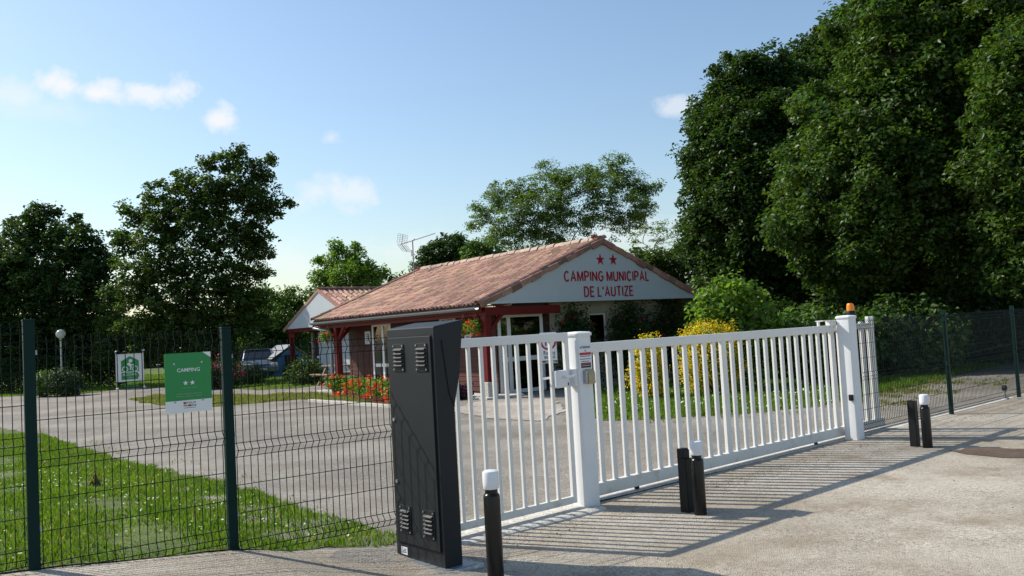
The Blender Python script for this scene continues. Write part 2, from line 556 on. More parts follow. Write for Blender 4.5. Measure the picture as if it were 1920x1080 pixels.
GLYPHS = {   # bold narrow capitals as stroke centre lines in a box of (width, 1)
    'A': (.66, [[(.0, 0), (.33, 1), (.66, 0)], [(.14, .33), (.52, .33)]]),
    'C': (.62, [arc(.33, .5, .33, .5, 45, 315, 16)]),
    'D': (.60, [[(0, 0), (0, 1), (.24, 1)] + arc(.24, .5, .36, .5, 80, -80, 10) + [(.24, 0), (0, 0)]]),
    'E': (.50, [[(.50, 1), (0, 1), (0, 0), (.52, 0)], [(0, .52), (.44, .52)]]),
    'G': (.64, [arc(.33, .5, .33, .5, 50, 330, 16) + [(.64, .48), (.36, .48)]]),
    'I': (.0, [[(0, 0), (0, 1)]]),
    'L': (.46, [[(0, 1), (0, 0), (.46, 0)]]),
    'M': (.74, [[(0, 0), (0, 1)], [(.74, 0), (.74, 1)], [(.03, .97), (.37, .08), (.71, .97)]]),
    'N': (.60, [[(0, 0), (0, 1)], [(.60, 0), (.60, 1)], [(.03, .96), (.57, .04)]]),
    'P': (.54, [[(0, 0), (0, 1), (.28, 1)] + arc(.28, .74, .26, .26, 80, -80, 8) + [(.28, .48), (0, .48)]]),
    'T': (.58, [[(0, 1), (.58, 1)], [(.29, 1), (.29, 0)]]),
    'U': (.58, [[(0, 1), (0, .30)] + arc(.29, .29, .29, .29, 190, 350, 9) + [(.58, .30), (.58, 1)]]),
    'Z': (.54, [[(0, 1), (.54, 1), (0, 0), (.56, 0)]]),
    "'": (.0, [[(.03, 1.03), (-.03, .72)]]),
}

def ribbon(mb, pts, th, y0, y1):
    """flat stroke of even width along a polyline in the x-z plane"""
    P = [np.array(p, float) for p in pts]
    P = [p for i, p in enumerate(P) if i == 0 or np.linalg.norm(p - P[i - 1]) > 1e-4]
    L, Q = [], []
    for i, p in enumerate(P):
        d0 = P[i] - P[i - 1] if i else P[1] - P[0]
        d1 = P[i + 1] - P[i] if i < len(P) - 1 else d0
        d0, d1 = d0 / np.linalg.norm(d0), d1 / np.linalg.norm(d1)
        n0, n1 = np.array([-d0[1], d0[0]]), np.array([-d1[1], d1[0]])
        m = n0 + n1
        m = m / max(.35, np.linalg.norm(m))
        k = min(1.9, 1 / max(.45, float(m @ n0)))
        L.append(p + m * th / 2 * k); Q.append(p - m * th / 2 * k)
    n = len(P)
    vs = [(q[0], y, q[1]) for y in (y0, y1) for q in L + Q]
    fs = []
    for i in range(n - 1):
        fs += [(i, i + 1, n + i + 1, n + i), (2 * n + i + 1, 2 * n + i, 3 * n + i, 3 * n + i + 1), (i, i + 1, 2 * n + i + 1, 2 * n + i), (n + i + 1, n + i, 3 * n + i, 3 * n + i + 1)]
    fs += [(0, n, 3 * n, 2 * n), (n - 1, 2 * n - 1, 4 * n - 1, 3 * n - 1)]
    mb.add(vs, fs)

def raised_letters(text, m, parent, x0, x1, z0, z1, y, th=.17, gap=.24, space=.34, depth=.012):
    """each letter is a piece of its own, fixed to a board"""
    total = sum(space if c == ' ' else GLYPHS[c][0] + th + gap - th * .55 for c in text) - (gap - th * .55)
    k = (x1 - x0) / total
    h = z1 - z0
    tz_ = th * min(k, h)
    x = x0
    for c in text:
        if c == ' ':
            x += space * k
            continue
        w, strokes = GLYPHS[c]
        mb = MB()
        for i, st in enumerate(strokes):
            ribbon(mb, [(x + (px + th / 2) * k, z0 + tz_ / 2 + pz * (h - tz_)) for px, pz in st], tz_, y - depth - .0006 * i, y)
        mb.build('letter', m, parent)
        x += (w + th + gap - th * .55) * k

# ------------------------------------------------------------------ lie of the land
GA = R(40.7)
G = np.array([math.cos(GA), math.sin(GA), 0]); GN = np.array([-G[1], G[0], 0])
G0 = np.array([.589, 8.018, 0])

def terrain(x, y):
    x = np.asarray(x, float); y = np.asarray(y, float)
    t = (x - G0[0]) * G[0] + (y - G0[1]) * G[1]
    d = (x - G0[0]) * GN[0] + (y - G0[1]) * GN[1]
    z = np.interp(t, [-20, -8, -4.52, -3.28, -2.7, -2.2, -1.6, -.5], [.85, .62, .366, .246, .125, .045, .012, 0])
    f = np.clip((11 - d) / 10, 0, 1)
    return z * f * f * (3 - 2 * f)

def tz(x, y):
    return float(terrain(x, y))

def ground_at(px, py):
    """ground point seen at a pixel"""
    d = ray(px, py)
    z = 0.0
    for _ in range(30):
        t = (z - 1.7) / d[2]
        p = EYE + d * t
        z = .5 * z + .5 * tz(p[0], p[1])
    return np.array([p[0], p[1], tz(p[0], p[1])])

def sheet(name, poly, m, dz, step=.5, ragged=0.0, kind='structure', parent=None):
    """a sheet that follows the land inside a 2D outline"""
    P = [np.array(p[:2], float) for p in poly]
    line = []
    for a, b in zip(P, P[1:] + P[:1]):
        n = max(1, int(np.linalg.norm(b - a) / (step * .6)))
        nrm = np.array([-(b - a)[1], (b - a)[0]]); nrm /= np.linalg.norm(nrm) + 1e-9
        for i in range(n):
            q = a + (b - a) * i / n
            line.append(q + nrm * (rng.normal() * ragged if i else 0))
    xs = np.array([p[0] for p in line]); ys = np.array([p[1] for p in line])
    gx, gy = np.meshgrid(np.arange(xs.min() + step, xs.max(), step), np.arange(ys.min() + step, ys.max(), step))
    pts = np.c_[gx.ravel(), gy.ravel()]
    inside = np.zeros(len(pts), bool)
    for i in range(len(line)):
        a, b = line[i], line[(i + 1) % len(line)]
        c = (a[1] > pts[:, 1]) != (b[1] > pts[:, 1])
        with np.errstate(divide='ignore', invalid='ignore'):
            xi = (b[0] - a[0]) * (pts[:, 1] - a[1]) / (b[1] - a[1]) + a[0]
        inside ^= c & (pts[:, 0] < xi)
    pts = pts[inside]
    vs = [Vector((float(p[0]), float(p[1]))) for p in line] + [Vector((float(p[0]), float(p[1]))) for p in pts]
    ed = [(i, (i + 1) % len(line)) for i in range(len(line))]
    v, e, f, *_ = delaunay_2d_cdt(vs, ed, [], 1, 1e-4)
    co = np.array([(p[0], p[1]) for p in v])
    z = terrain(co[:, 0], co[:, 1]) + dz
    me = bpy.data.meshes.new(name)
    me.from_pydata(np.c_[co, z].tolist(), [], [tuple(q) for q in f])
    bm = bmesh.new(); bm.from_mesh(me)
    bmesh.ops.recalc_face_normals(bm, faces=bm.faces)
    if sum(fc.normal.z for fc in bm.faces) < 0:
        bmesh.ops.reverse_faces(bm, faces=bm.faces)
    bm.to_mesh(me); bm.free()
    me.materials.append(MATS[m])
    o = link(name, me, parent)
    if kind: o['kind'] = kind
    return o, line

def build_ground():
    # one sheet out to the horizon: fine where the land rises, coarse beyond
    ax = np.unique(np.r_[-900, -400, -200, -120, -70, -45, np.arange(-30, 30.1, .75), 45, 70, 120, 200, 400, 900])
    ay = np.unique(np.r_[-300, -100, -40, np.arange(-15, 40.1, .75), 50, 60, 80, 120, 200, 400, 1200])
    gx, gy = np.meshgrid(ax, ay)
    z = terrain(gx, gy)
    v = np.c_[gx.ravel(), gy.ravel(), z.ravel()]
    nx = len(ax)
    i, j = np.meshgrid(np.arange(nx - 1), np.arange(len(ay) - 1))
    a = (j * nx + i).ravel()
    tris = np.r_[np.c_[a, a + 1, a + nx + 1], np.c_[a, a + nx + 1, a + nx]]
    o = link('ground', np_mesh('ground', v, tris, 'asphalt', True))
    o['kind'] = 'structure'
build_ground()

LF1, LF2 = np.array([-3.087, 5.358]), np.array([-2.089, 6.098])
LD = (LF2 - LF1) / np.linalg.norm(LF2 - LF1)
def gl(t, d):                                  # gate-line coordinates to the plan
    p = G0 + G * t + GN * d
    return p[:2]

fore = [LF1 - LD * 9 + np.array([.1, -.1]), LF1 + np.array([.02, -.02]), LF2 + np.array([.02, -.02]), LF2 + LD * 1.5, gl(-1.45, -.02), gl(-.2, -.02), gl(.1, .10), gl(5.2, .06), gl(14.5, -.06), gl(30, -.06),
        gl(30, -30), gl(-20, -30)]
sheet('forecourt', fore, 'aggregate', .006, .5, .008)

def pxpoly(ps):
    return [ground_at(*p)[:2] for p in ps]

fence_edge = [LF2 + LD * 1.45 + np.array([.05, .02]), LF2 + np.array([0, .03]), LF1 + np.array([0, .03]), LF1 - LD * 4]
near_lawn = pxpoly([(-330, 745), (-150, 770), (0, 803), (90, 818), (160, 843), (240, 866), (330, 886), (430, 908), (540, 945), (640, 975), (735, 1003)])
lawn1, lawn1_edge = sheet('lawn', near_lawn + fence_edge, 'soil', .008, .30, .045)
island = pxpoly([(240, 750), (300, 760), (385, 764), (470, 757), (560, 749), (640, 750), (720, 759), (720, 754), (640, 743), (590, 737), (480, 741), (385, 741), (290, 742)])
lawn2, lawn2_edge = sheet('lawn', island, 'soil', .008, .5, .06)
far_lawn = pxpoly([(-420, 763), (-150, 752), (0, 744), (60, 742), (140, 740), (250, 728), (370, 724), (480, 732), (560, 728), (600, 722)]) + [np.array(p) for p in ((-9.5, 45), (-9, 80), (-90, 80), (-70, 40))]
lawn3, lawn3_edge = sheet('lawn', far_lawn, 'soil', .008, 1.5, .1)
right_lawn = pxpoly([(1062, 772), (1130, 789), (1250, 786), (1400, 776), (1500, 766), (1580, 753), (1650, 738), (1745, 716)]) + [np.array(p) for p in ((13.5, 23.5), (11, 26), (7.2, 25.4), (1.6, 22.9))]
lawn4, lawn4_edge = sheet('lawn', right_lawn, 'soil', .008, .5, .07)
bed = pxpoly([(835, 770), (900, 752), (1040, 748), (1062, 772), (1010, 790), (930, 786)])
sheet('gravel_bed', bed, 'gravel_bed', .012, .4, .05)
patch = [np.array(p) for p in (ground_at(1778, 846)[:2], ground_at(1830, 841)[:2], ground_at(1925, 843)[:2], ground_at(1990, 846)[:2], ground_at(1960, 862)[:2], ground_at(1880, 860)[:2], ground_at(1810, 853)[:2])]
sheet('dirt_patch', patch, 'dirt', .011, .2, .03)

# ------------------------------------------------------------------ foliage
def leaves(cent, nrm_out, k, spread, size, up=.55, aspect=.62, fold=.18, out=.5, jitter=.9):
    """k leaves round each centre: two folded triangles per leaf"""
    n = len(cent) * k
    c = np.repeat(cent, k, 0) + rng.normal(size=(n, 3)) * spread
    o = np.repeat(nrm_out, k, 0)
    nr = np.array([0, 0, up]) + o * out + rng.normal(size=(n, 3)) * jitter * .6
    nr /= np.linalg.norm(nr, axis=1, keepdims=True) + 1e-9
    a = rng.normal(size=(n, 3))
    a -= nr * (a * nr).sum(1, keepdims=True)
    a /= np.linalg.norm(a, axis=1, keepdims=True) + 1e-9
    b = np.cross(nr, a)
    s = size * rng.uniform(.65, 1.3, (n, 1))
    v = np.stack([c - a * s * .5, c + b * s * aspect * .5 + nr * s * fold, c + a * s * .5, c - b * s * aspect * .5 + nr * s * fold], 1)
    i = np.arange(n)[:, None] * 4
    t = np.concatenate([i + np.array([[0, 1, 2]]), i + np.array([[0, 2, 3]])], 1)
    return v.reshape(-1, 3), t.reshape(-1, 3)

def join_np(parts):
    V, T, o = [], [], 0
    for v, t in parts:
        V.append(v); T.append(t + o); o += len(v)
    return np.concatenate(V), np.concatenate(T)

def lobe_points(c, r, n, squash=(1, 1, 1), fill=.45, lump=.28):
    """points in an uneven ball, most of them near its skin"""
    d = rng.normal(size=(n, 3)); d /= np.linalg.norm(d, axis=1, keepdims=True)
    ph = rng.uniform(0, 6.28, 6)
    w = 1 + lump * (np.sin(d[:, 0] * 4 + ph[0]) * np.sin(d[:, 1] * 5 + ph[1]) + np.sin(d[:, 2] * 6 + ph[2]) * np.sin(d[:, 0] * 7 + ph[3]) * .7)
    rad = r * w * (1 - fill * rng.random(n) ** 1.6)
    return np.asarray(c) + d * rad[:, None] * np.array(squash), d

def limb(mb, a, b, ra, rb, n=6, bend=.12, seg=4):
    a, b = np.asarray(a, float), np.asarray(b, float)
    L = np.linalg.norm(b - a)
    off = rng.normal(size=3) * L * bend
    pts = [a + (b - a) * t + off * math.sin(math.pi * t) for t in np.linspace(0, 1, seg + 1)]
    mb.tube(pts, [ra + (rb - ra) * t for t in np.linspace(0, 1, seg + 1)], n)
    return pts

def clumps(c, r, n, k, rc, leaf, flat=.5, squash=(1, 1, .92), aspect=.62, up=.8, reach=.35):
    """sprays of leaves set over an uneven ball: each spray is a shallow dome, so light and dark gaps show between"""
    d = rng.normal(size=(n, 3)); d /= np.linalg.norm(d, axis=1, keepdims=True)
    rad = r * (1.08 - reach * rng.random(n) ** 1.5 + rng.normal(size=n) * .07)
    P = np.asarray(c) + d * rad[:, None] * np.array(squash)
    R_ = rc * rng.uniform(.6, 1.35, n)
    q = rng.normal(size=(n, k, 3)); q /= np.linalg.norm(q, axis=2, keepdims=True)
    q *= rng.random((n, k, 1)) ** .45
    q[:, :, 2] = q[:, :, 2] * flat - (q[:, :, 0] ** 2 + q[:, :, 1] ** 2) * .35
    L = P[:, None, :] + q * R_[:, None, None]
    D = np.repeat(d, k, 0) * .6
    return P, leaves(L.reshape(-1, 3), D, 1, leaf * .15, leaf, up=up, aspect=aspect, jitter=.85)

def bezier_limb(mb, a, b, ra, rb, n=6, seg=6, lift=.75):
    """limb that climbs first and then spreads"""
    a, b = np.asarray(a, float), np.asarray(b, float)
    m = a + (b - a) * np.array([.32, .32, lift]) + rng.normal(size=3) * np.linalg.norm(b - a) * .07
    pts = [(1 - t) ** 2 * a + 2 * t * (1 - t) * m + t * t * b for t in np.linspace(0, 1, seg + 1)]
    pts[1:-1] = [p + rng.normal(size=3) * np.linalg.norm(b - a) * .012 for p in pts[1:-1]]
    mb.tube(pts, [ra + (rb - ra) * t for t in np.linspace(0, 1, seg + 1)], n)
    return pts

def tree(name, label, cat, base, lobes, leafmat, leaf=.15, dens=20, k=45, rc=.42, trunk=(.22, 2.2), twigs=6, bark='bark', group=None,
         fork=None, flat=.5, squash=(1, 1, .92), aspect=.62, reach=.35, thin=1.0):
    """trunk, limbs to every mass of the crown, twigs to the sprays, and the leaves"""
    base = np.array([base[0], base[1], tz(base[0], base[1])])
    t = thing(name, label, cat, base, group=group)
    lob = [(np.asarray(c, float) - base, r) for c, r in lobes]
    top = np.array([0, 0, trunk[1]]) if fork is None else np.asarray(fork, float) - base
    mb = MB()
    limb(mb, (0, 0, -.1), top, trunk[0], trunk[0] * .72, 9, .04, 5)
    mb.build('trunk', bark, t, smooth=True)
    br = MB()
    parts = []
    nodes = [(top * h_, trunk[0] * .5) for h_ in (.55, .7, .85, 1.0)]
    for c, r in sorted(lob, key=lambda q: np.linalg.norm(q[0] - top)):
        cost = [np.linalg.norm(c - p) * 1.25 + .30 * np.linalg.norm(p - top) + (3.0 if p[2] > c[2] + .3 else 0) for p, _ in nodes]
        st, rs = nodes[int(np.argmin(cost))]
        ra = max(.022, min(rs * .72, (.05 + r * .05) * thin))
        pts = bezier_limb(br, st, c, ra, ra * .45, 6, 6, .62)
        nodes += [(p, ra * (1 - .09 * i)) for i, p in enumerate(pts) if i > 1]
        n = max(5, int(dens * r * r))
        P, lv = clumps(c, r, n, k, rc, leaf, flat, squash, aspect, reach=reach)
        parts.append(lv)
        for q in P[rng.integers(0, n, int(twigs * max(1, r)))]:
            limb(br, pts[rng.integers(4, 7)], q, ra * .4, .006, 4, .12, 3)
    br.build('branches', bark, t, smooth=True)
    v, f = join_np(parts)
    link('crown', np_mesh('crown', v, f, leafmat), t)
    return t

def px_lobes(ls):
    """clumps of a crown: (bearing x, y, distance, radius in the same pixels)"""
    return [(at(x, y, Y), r * Y / F) for x, y, Y, r in ls]

def shell_lobes(cx, cy, rx, ry, Y, depth, n, r0, r1, core=5):
    """clumps spread over an egg-shaped crown, bearings in pixels, plus a few masses inside it"""
    out, pts = [], []
    tries = 0
    while len(pts) < n and tries < 9000:
        tries += 1
        d = rng.normal(size=3); d /= np.linalg.norm(d)
        if d[1] > .55: continue
        p = np.array([d[0] * rx, d[1] * rx, d[2] * ry])
        gap = (r0 + r1) * .5 * (1.55 if tries < 5000 else 1.25)
        if any(np.linalg.norm(p - q) < gap for q in pts): continue
        pts.append(p)
        k = 1 + rng.normal() * .11
        out.append((at(cx + d[0] * rx * k, cy - d[2] * ry * k, Y + d[1] * depth), rng.uniform(r0, r1) * Y / F))
    for i in range(core):
        a = (i + .5) / core * 2 - 1
        out.append((at(cx + rng.normal() * rx * .12, cy - a * ry * .62, Y + .4), rx * .52 * Y / F))
    return out

def shrub(name, label, base, blobs, leafmat, leaf=.08, n=900, k=4, spread=.06, squash=(1, 1, 1), cat='shrub', group=None, fill=.55, up=.5, core=True):
    base = np.array([base[0], base[1], tz(base[0], base[1])])
    t = thing(name, label, cat, base, group=group)
    mb = MB()
    parts = []
    for (x, y, z, r) in blobs:
        c = np.array([x, y, z])
        P, D = lobe_points(c, r, int(n * r * r), squash, fill, .16)
        P[:, 2] = np.maximum(P[:, 2], .02 + rng.random(len(P)) * .06)
        parts.append(leaves(P, D, k, spread, leaf, up=up))
        for q in P[rng.integers(0, len(P), 7)]:
            limb(mb, (rng.normal() * .04, rng.normal() * .04, -.03), q, .018, .005, 4, .1, 3)
    mb.build('stems', 'bark', t)
    v, f = join_np(parts)
    link('foliage', np_mesh('foliage', v, f, leafmat), t)
    return t

def blossoms(parent, P, size, m, k=7, name='blossoms'):
    v, f = leaves(np.asarray(P, float), np.zeros((len(P), 3)), k, size * .55, size, up=.6, aspect=.8)
    o = link(name, np_mesh(name, v, f, m), parent)
    o['kind'] = 'stuff'
    return o

exec_later = []

# ------------------------------------------------------------------ the reception house
HA = R(38.634)
HC = np.array([-.737, 21.558, 0])
HW, HE, HR, HL = 8.635, 2.446, 4.13, 9.75
HPK = HW / 2
HSL = math.atan2(HR - HE, HPK)

def tile_mesh(name, w0, w1, length, h, m, seg=6, thick=.014):
    """a half-round clay tile lying along +y (narrower at the upper end), with a real edge"""
    vs, fs = [], []
    for (w, y, lift) in ((w0, 0, .018), (w1, length, 0)):
        for r in (0, 1):
            for k in range(seg + 1):
                a = math.pi * k / seg
                q = w / 2 - thick * r
                vs.append((-q * math.cos(a), y, lift + (h - thick * r) * math.sin(a)))
    n = seg + 1
    for k in range(seg):
        fs.append((k, k + 1, 2 * n + k + 1, 2 * n + k))
        fs.append((n + k + 1, n + k, 3 * n + k, 3 * n + k + 1))
        fs.append((k + 1, k, n + k, n + k + 1))
    me = bpy.data.meshes.new(name)
    me.from_pydata(vs, [], fs)
    me.materials.append(MATS[m])
    me.polygons.foreach_set('use_smooth', [True] * len(me.polygons))
    auto_smooth(me, 50)
    return me

def tiled_slope(parent, frame, ncol, nrow, dx, dy, first, limit, stuff_name='roof_tiles'):
    """columns of half-round tiles; frame(i, s) gives the point at column offset i and distance s up the slope"""
    me = tile_mesh('roof_tile', dx * .86, dx * .70, dy * 1.18, .075, 'terracotta')
    co = np.array([v.co[:] for v in me.vertices]); fc = [tuple(p.vertices) for p in me.polygons]
    rest_v, rest_f = [], []
    cnt = 0
    for i in range(ncol):
        wob = rng.normal() * .006
        for j in range(nrow):
            M = frame((i + .5) * dx + wob + rng.normal() * .004, j * dy + rng.normal() * .008)
            M = M @ Matrix.Rotation(rng.normal() * .018, 4, 'Z')
            if cnt < limit:
                o = link('roof_tile', me, parent)
                o.matrix_local = M
                cnt += 1
            else:
                A = np.array(M)
                q = co @ A[:3, :3].T + A[:3, 3]
                off = len(rest_v) * len(co)
                rest_v.append(q); rest_f += [tuple(a + off for a in f) for f in fc]
    if rest_v:
        m2 = bpy.data.meshes.new(stuff_name)
        m2.from_pydata(np.concatenate(rest_v).tolist(), [], rest_f)
        m2.materials.append(MATS['terracotta'])
        m2.polygons.foreach_set('use_smooth', [True] * len(m2.polygons))
        o = link(stuff_name, m2, parent)
        o['kind'] = 'stuff'

def glazed(parent, name, x0, x1, z0, z1, y, rows, cols, fr=.07, depth=.06, axis='x'):
    """framed glazing on a wall: outer frame, mullions and one pane per light; axis x faces -y, axis y faces -x"""
    def B(mb, a0, a1, b0, b1, c0, c1):
        return mb.box(a0, a1, b0, b1, c0, c1) if axis == 'x' else mb.box(b0, b1, a0, a1, c0, c1)
    d = MB()
    y0, y1 = y - depth, y + .0
    for a in (x0, x1 - fr):
        B(d, a, a + fr, y0, y1, z0, z1)
    for c in (z0, z1 - fr):
        B(d, x0 + fr, x1 - fr, y0 + .002, y1 - .002, c, c + fr)
    win = d.build(name, 'frame_white', parent, .006)
    xs = [x0 + fr + (x1 - x0 - 2 * fr) * c for c in cols]
    zs = [z0 + fr + (z1 - z0 - 2 * fr) * r for r in rows]
    bars = MB()
    for c in xs[1:-1]:
        B(bars, c - fr * .6, c + fr * .6, y0 + .006, y1 - .006, z0 + fr, z1 - fr)
    for c in zs[1:-1]:
        B(bars, x0 + fr, x1 - fr, y0 + .009, y1 - .009, c - fr * .6, c + fr * .6)
    if bars.v:
        bars.build('glazing_bar', 'frame_white', win)
    for a, b in zip(xs, xs[1:]):
        for c, e in zip(zs, zs[1:]):
            p = MB()
            B(p, a, b, y0 + .026, y0 + .032, c, e)
            p.build('pane', 'window_glass', win)
    back = MB()
    B(back, x0 + .01, x1 - .01, y + .25, y + .27, z0, z1)
    return win

def build_house():
    h = thing('reception_house', 'low campsite reception with red tiled roof and big white lettered gable', 'building', HC, HA)
    # walls: timber side, rendered gable end; openings are real holes between wall pieces
    xw, yw = .70, .50
    def wallbox(name, m, x0, x1, y0, y1, z0, z1):
        return bx(name, m, h, x0, x1, y0, y1, z0, z1)
    top = 2.36
    # side wall core behind the boards (door 6.0-7.1, window 2.35-3.15)
    core = MB()
    core.box(xw + .03, xw + .18, yw + .1, 2.35, -.05, top)
    core.box(xw + .03, xw + .18, 2.35, 3.15, 2.20, top)
    core.box(xw + .03, xw + .18, 2.35, 3.15, -.05, .95)
    core.box(xw + .03, xw + .18, 3.15, 5.95, -.05, top)
    core.box(xw + .03, xw + .18, 5.95, 7.15, 2.16, top)
    core.box(xw + .03, xw + .18, 7.15, 8.8, -.05, top)
    side = core.build('side_wall', 'brown_wall', h)
    segs = [(yw + .0, 2.35, .1, top), (3.15, 5.95, .1, top), (7.15, 8.8, .1, top), (2.35, 3.15, .1, .95)]
    for (a, b, z0, z1) in segs:
        n = int((z1 - z0) / .135)
        for i in range(n):
            za = z0 + i * .135
            MB().prism([(xw + .028, za), (xw + .004, za), (xw + .014, za + .128), (xw + .028, za + .128)], 'y', a + .002, b - .002).build('plank', 'plank_wood', side)
    for z in (): pass
    # fix plank orientation: prism along y takes (x, z) pairs
    glazed(h, 'french_window', 5.95, 7.15, .04, 2.16, xw + .05, (0, .36, 1), (0, .42, 1), .085, .06, 'y')
    glazed(h, 'window', 2.35, 3.15, .95, 2.20, xw + .05, (0, 1), (0, 1), .08, .06, 'y')
    # gable end wall: brown porch part, cream part with window
    g = MB()
    g.box(xw + .02, .78, yw + .03, yw + .2, -.05, top)
    g.box(.78, 2.36, yw + .03, yw + .2, 2.16, top)
    g.box(2.36, 2.64, yw + .03, yw + .2, -.05, top)
    g.build('porch_wall', 'brown_wall', h)
    r = MB()
    r.box(2.64, 4.18, yw + .0, yw + .2, -.05, 2.47)
    r.box(4.18, 4.88, yw + .0, yw + .2, 2.08, 2.47)
    r.box(4.18, 4.88, yw + .0, yw + .2, -.05, .98)
    r.box(4.88, 8.0, yw + .0, yw + .2, -.05, 2.47)
    r.build('gable_wall', 'cream_render', h)
    d = glazed(h, 'glass_door', .78, 2.36, .02, 2.16, yw + .06, (0, .42, 1), (0, .20, 1), .10, .07)
    MB().tube([(1.22, yw - .05, 1.0), (1.34, yw - .05, 1.0)], .012, 8).build('handle', 'galvanised', d)
    glazed(h, 'window', 4.18, 4.88, .98, 2.08, yw + .12, (0, 1), (0, 1), .055, .05)
    bx('window_sill', 'cream_render', h, 4.10, 4.96, yw - .09, yw + .02, .92, .98)
    # the room behind: floor, dark back walls, a curtain behind the door
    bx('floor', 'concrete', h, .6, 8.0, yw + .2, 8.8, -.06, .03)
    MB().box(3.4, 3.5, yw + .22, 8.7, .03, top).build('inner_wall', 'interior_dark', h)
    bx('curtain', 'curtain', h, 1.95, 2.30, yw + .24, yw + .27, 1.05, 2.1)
    rb = MB(); rb.box(7.85, 8.0, yw + .2, 8.8, -.05, 2.47); rb.build('side_wall', 'cream_render', h)
    eb = MB(); eb.box(xw + .18, 7.85, 8.65, 8.8, -.05, 2.47); eb.build('end_wall', 'brown_wall', h)
    # terrace slab and posts
    bx('terrace', 'concrete', h, -.25, .95, -.25, 9.4, -.04, .05, .01)
    for y in (.12, 8.45):
        p = bx('post', 'red_paint', h, .02, .22, y - .1, y + .1, .42, 2.12, .008)
        bx('footing', 'concrete', p, -.04, .28, y - .16, y + .16, .02, .42, .01)
        br = MB()
        for s in (1, -1):
            y2 = y + s * .55
            if y2 < 0 or y2 > 9.4: continue
            br.obox((.12, y + s * .30, 1.93), (1, 0, 0), (0, s * .7071, .7071), (0, -s * .7071, .7071), .09, .62, .09)
        br.obox((.42, y, 1.93), (0, 1, 0), (.7071, 0, .7071), (-.7071, 0, .7071), .09, .62, .09)
        br.build('brace', 'red_paint', h)
    bx('eave_beam', 'red_paint', h, .03, .21, .0, 9.72, 2.12, 2.34, .006)
    bx('porch_beam', 'red_paint', h, .212, 2.62, .03, .19, 2.12, 2.34, .006)
    bx('fascia', 'red_paint', h, -.10, -.07, .02, 9.73, 2.22, 2.40)
    so_ = MB()
    so_.prism([(-.07, 2.34), (xw + .2, 2.40), (xw + .2, 2.43), (-.07, 2.37)], 'y', .02, 9.73)
    so_.build('soffit', 'red_paint', h)
    bx('porch_ceiling', 'gable_paint', h, .21, HW - .15, .03, yw + .02, 2.472, 2.50)
    # gable board, flat and pale, with lettering and stars
    gb = MB().prism([(.02, HE + .02), (HW - .02, HE + .02), (HPK, HR - .045)], 'y', -.02, .025).build('gable_board', 'gable_paint', h)
    bx('trim', 'gable_paint', gb, .06, HW - .06, -.045, -.022, HE - .03, HE + .05)
    raised_letters('CAMPING MUNICIPAL', 'letter_red', gb, 2.78, 6.24, 2.965, 3.275, -.021)
    raised_letters("DE L'AUTIZE", 'letter_red', gb, 3.51, 5.52, 2.525, 2.835, -.021)
    for cx in (4.225, 4.745):
        MB().prism(star(cx, 3.595, .175), 'y', -.033, -.021).build('star', 'letter_red', gb)
    MB().lathe([(.10, 0), (.12, .05), (.12, .09)], 16, (1.0, .30, 2.37)).build('porch_light', 'frame_white', h)
    # roof: deck, tiles, ridge, verges, gutter
    rf = MB()
    ov = .12
    rf.prism([(-ov, HE - ov * math.tan(HSL)), (HPK, HR), (HW + ov, HE - ov * math.tan(HSL)), (HW + ov, HE - .05 - ov * math.tan(HSL)), (HPK, HR - .05), (-ov, HE - .05 - ov * math.tan(HSL))], 'y', .03, HL)
    roof = rf.build('roof', 'roof_deck', h)
    slope = math.hypot(HPK + ov, (HPK + ov) * math.tan(HSL))
    dx, nrow = .21, 13
    dy = (slope - .08) / nrow
    ncol = int((HL - .14) / dx)
    ez = HE - ov * math.tan(HSL)
    def left(i, s):
        return Matrix.Translation((-ov - .05 + s * math.cos(HSL), .12 + i, ez - .02 + s * math.sin(HSL) + .012)) @ Matrix.Rotation(-HSL, 4, 'Y') @ Matrix.Rotation(-math.pi / 2, 4, 'Z')
    tiled_slope(roof, left, ncol, nrow, dx, dy, 0, 299)
    def right(i, s):
        return Matrix.Translation((HW + ov + .05 - s * math.cos(HSL), .12 + i, ez - .02 + s * math.sin(HSL) + .012)) @ Matrix.Rotation(HSL, 4, 'Y') @ Matrix.Rotation(math.pi / 2, 4, 'Z')
    tiled_slope(roof, right, ncol, nrow, dx, dy, 0, 0)
    rm = tile_mesh('ridge_tile', .30, .25, .44, .12, 'ridge_tile', 8)
    y = .0
    while y < HL - .2:
        o = link('ridge_tile', rm, roof, (HPK, y, HR + .035 + rng.normal() * .004), (rng.normal() * .02, 0, rng.normal() * .03))
        y += .385
    mo = MB(); mo.box(HPK - .12, HPK + .12, .05, HL - .05, HR - .02, HR + .045); mo.build('ridge_mortar', 'concrete', roof)
    vm = tile_mesh('verge_tile', .25, .21, .44, .11, 'verge_tile', 6)
    for yy in (.07, HL - .05):
        for sgn in (0, 1):
            s = .0
            while s < slope - .1:
                f = left if sgn == 0 else right
                M = f(yy - .12, s)
                o = link('verge_tile', vm, roof)
                o.matrix_local = Matrix.Translation((0, 0, .015)) @ M @ Matrix.Rotation(rng.normal() * .02, 4, 'Z')
                s += .385
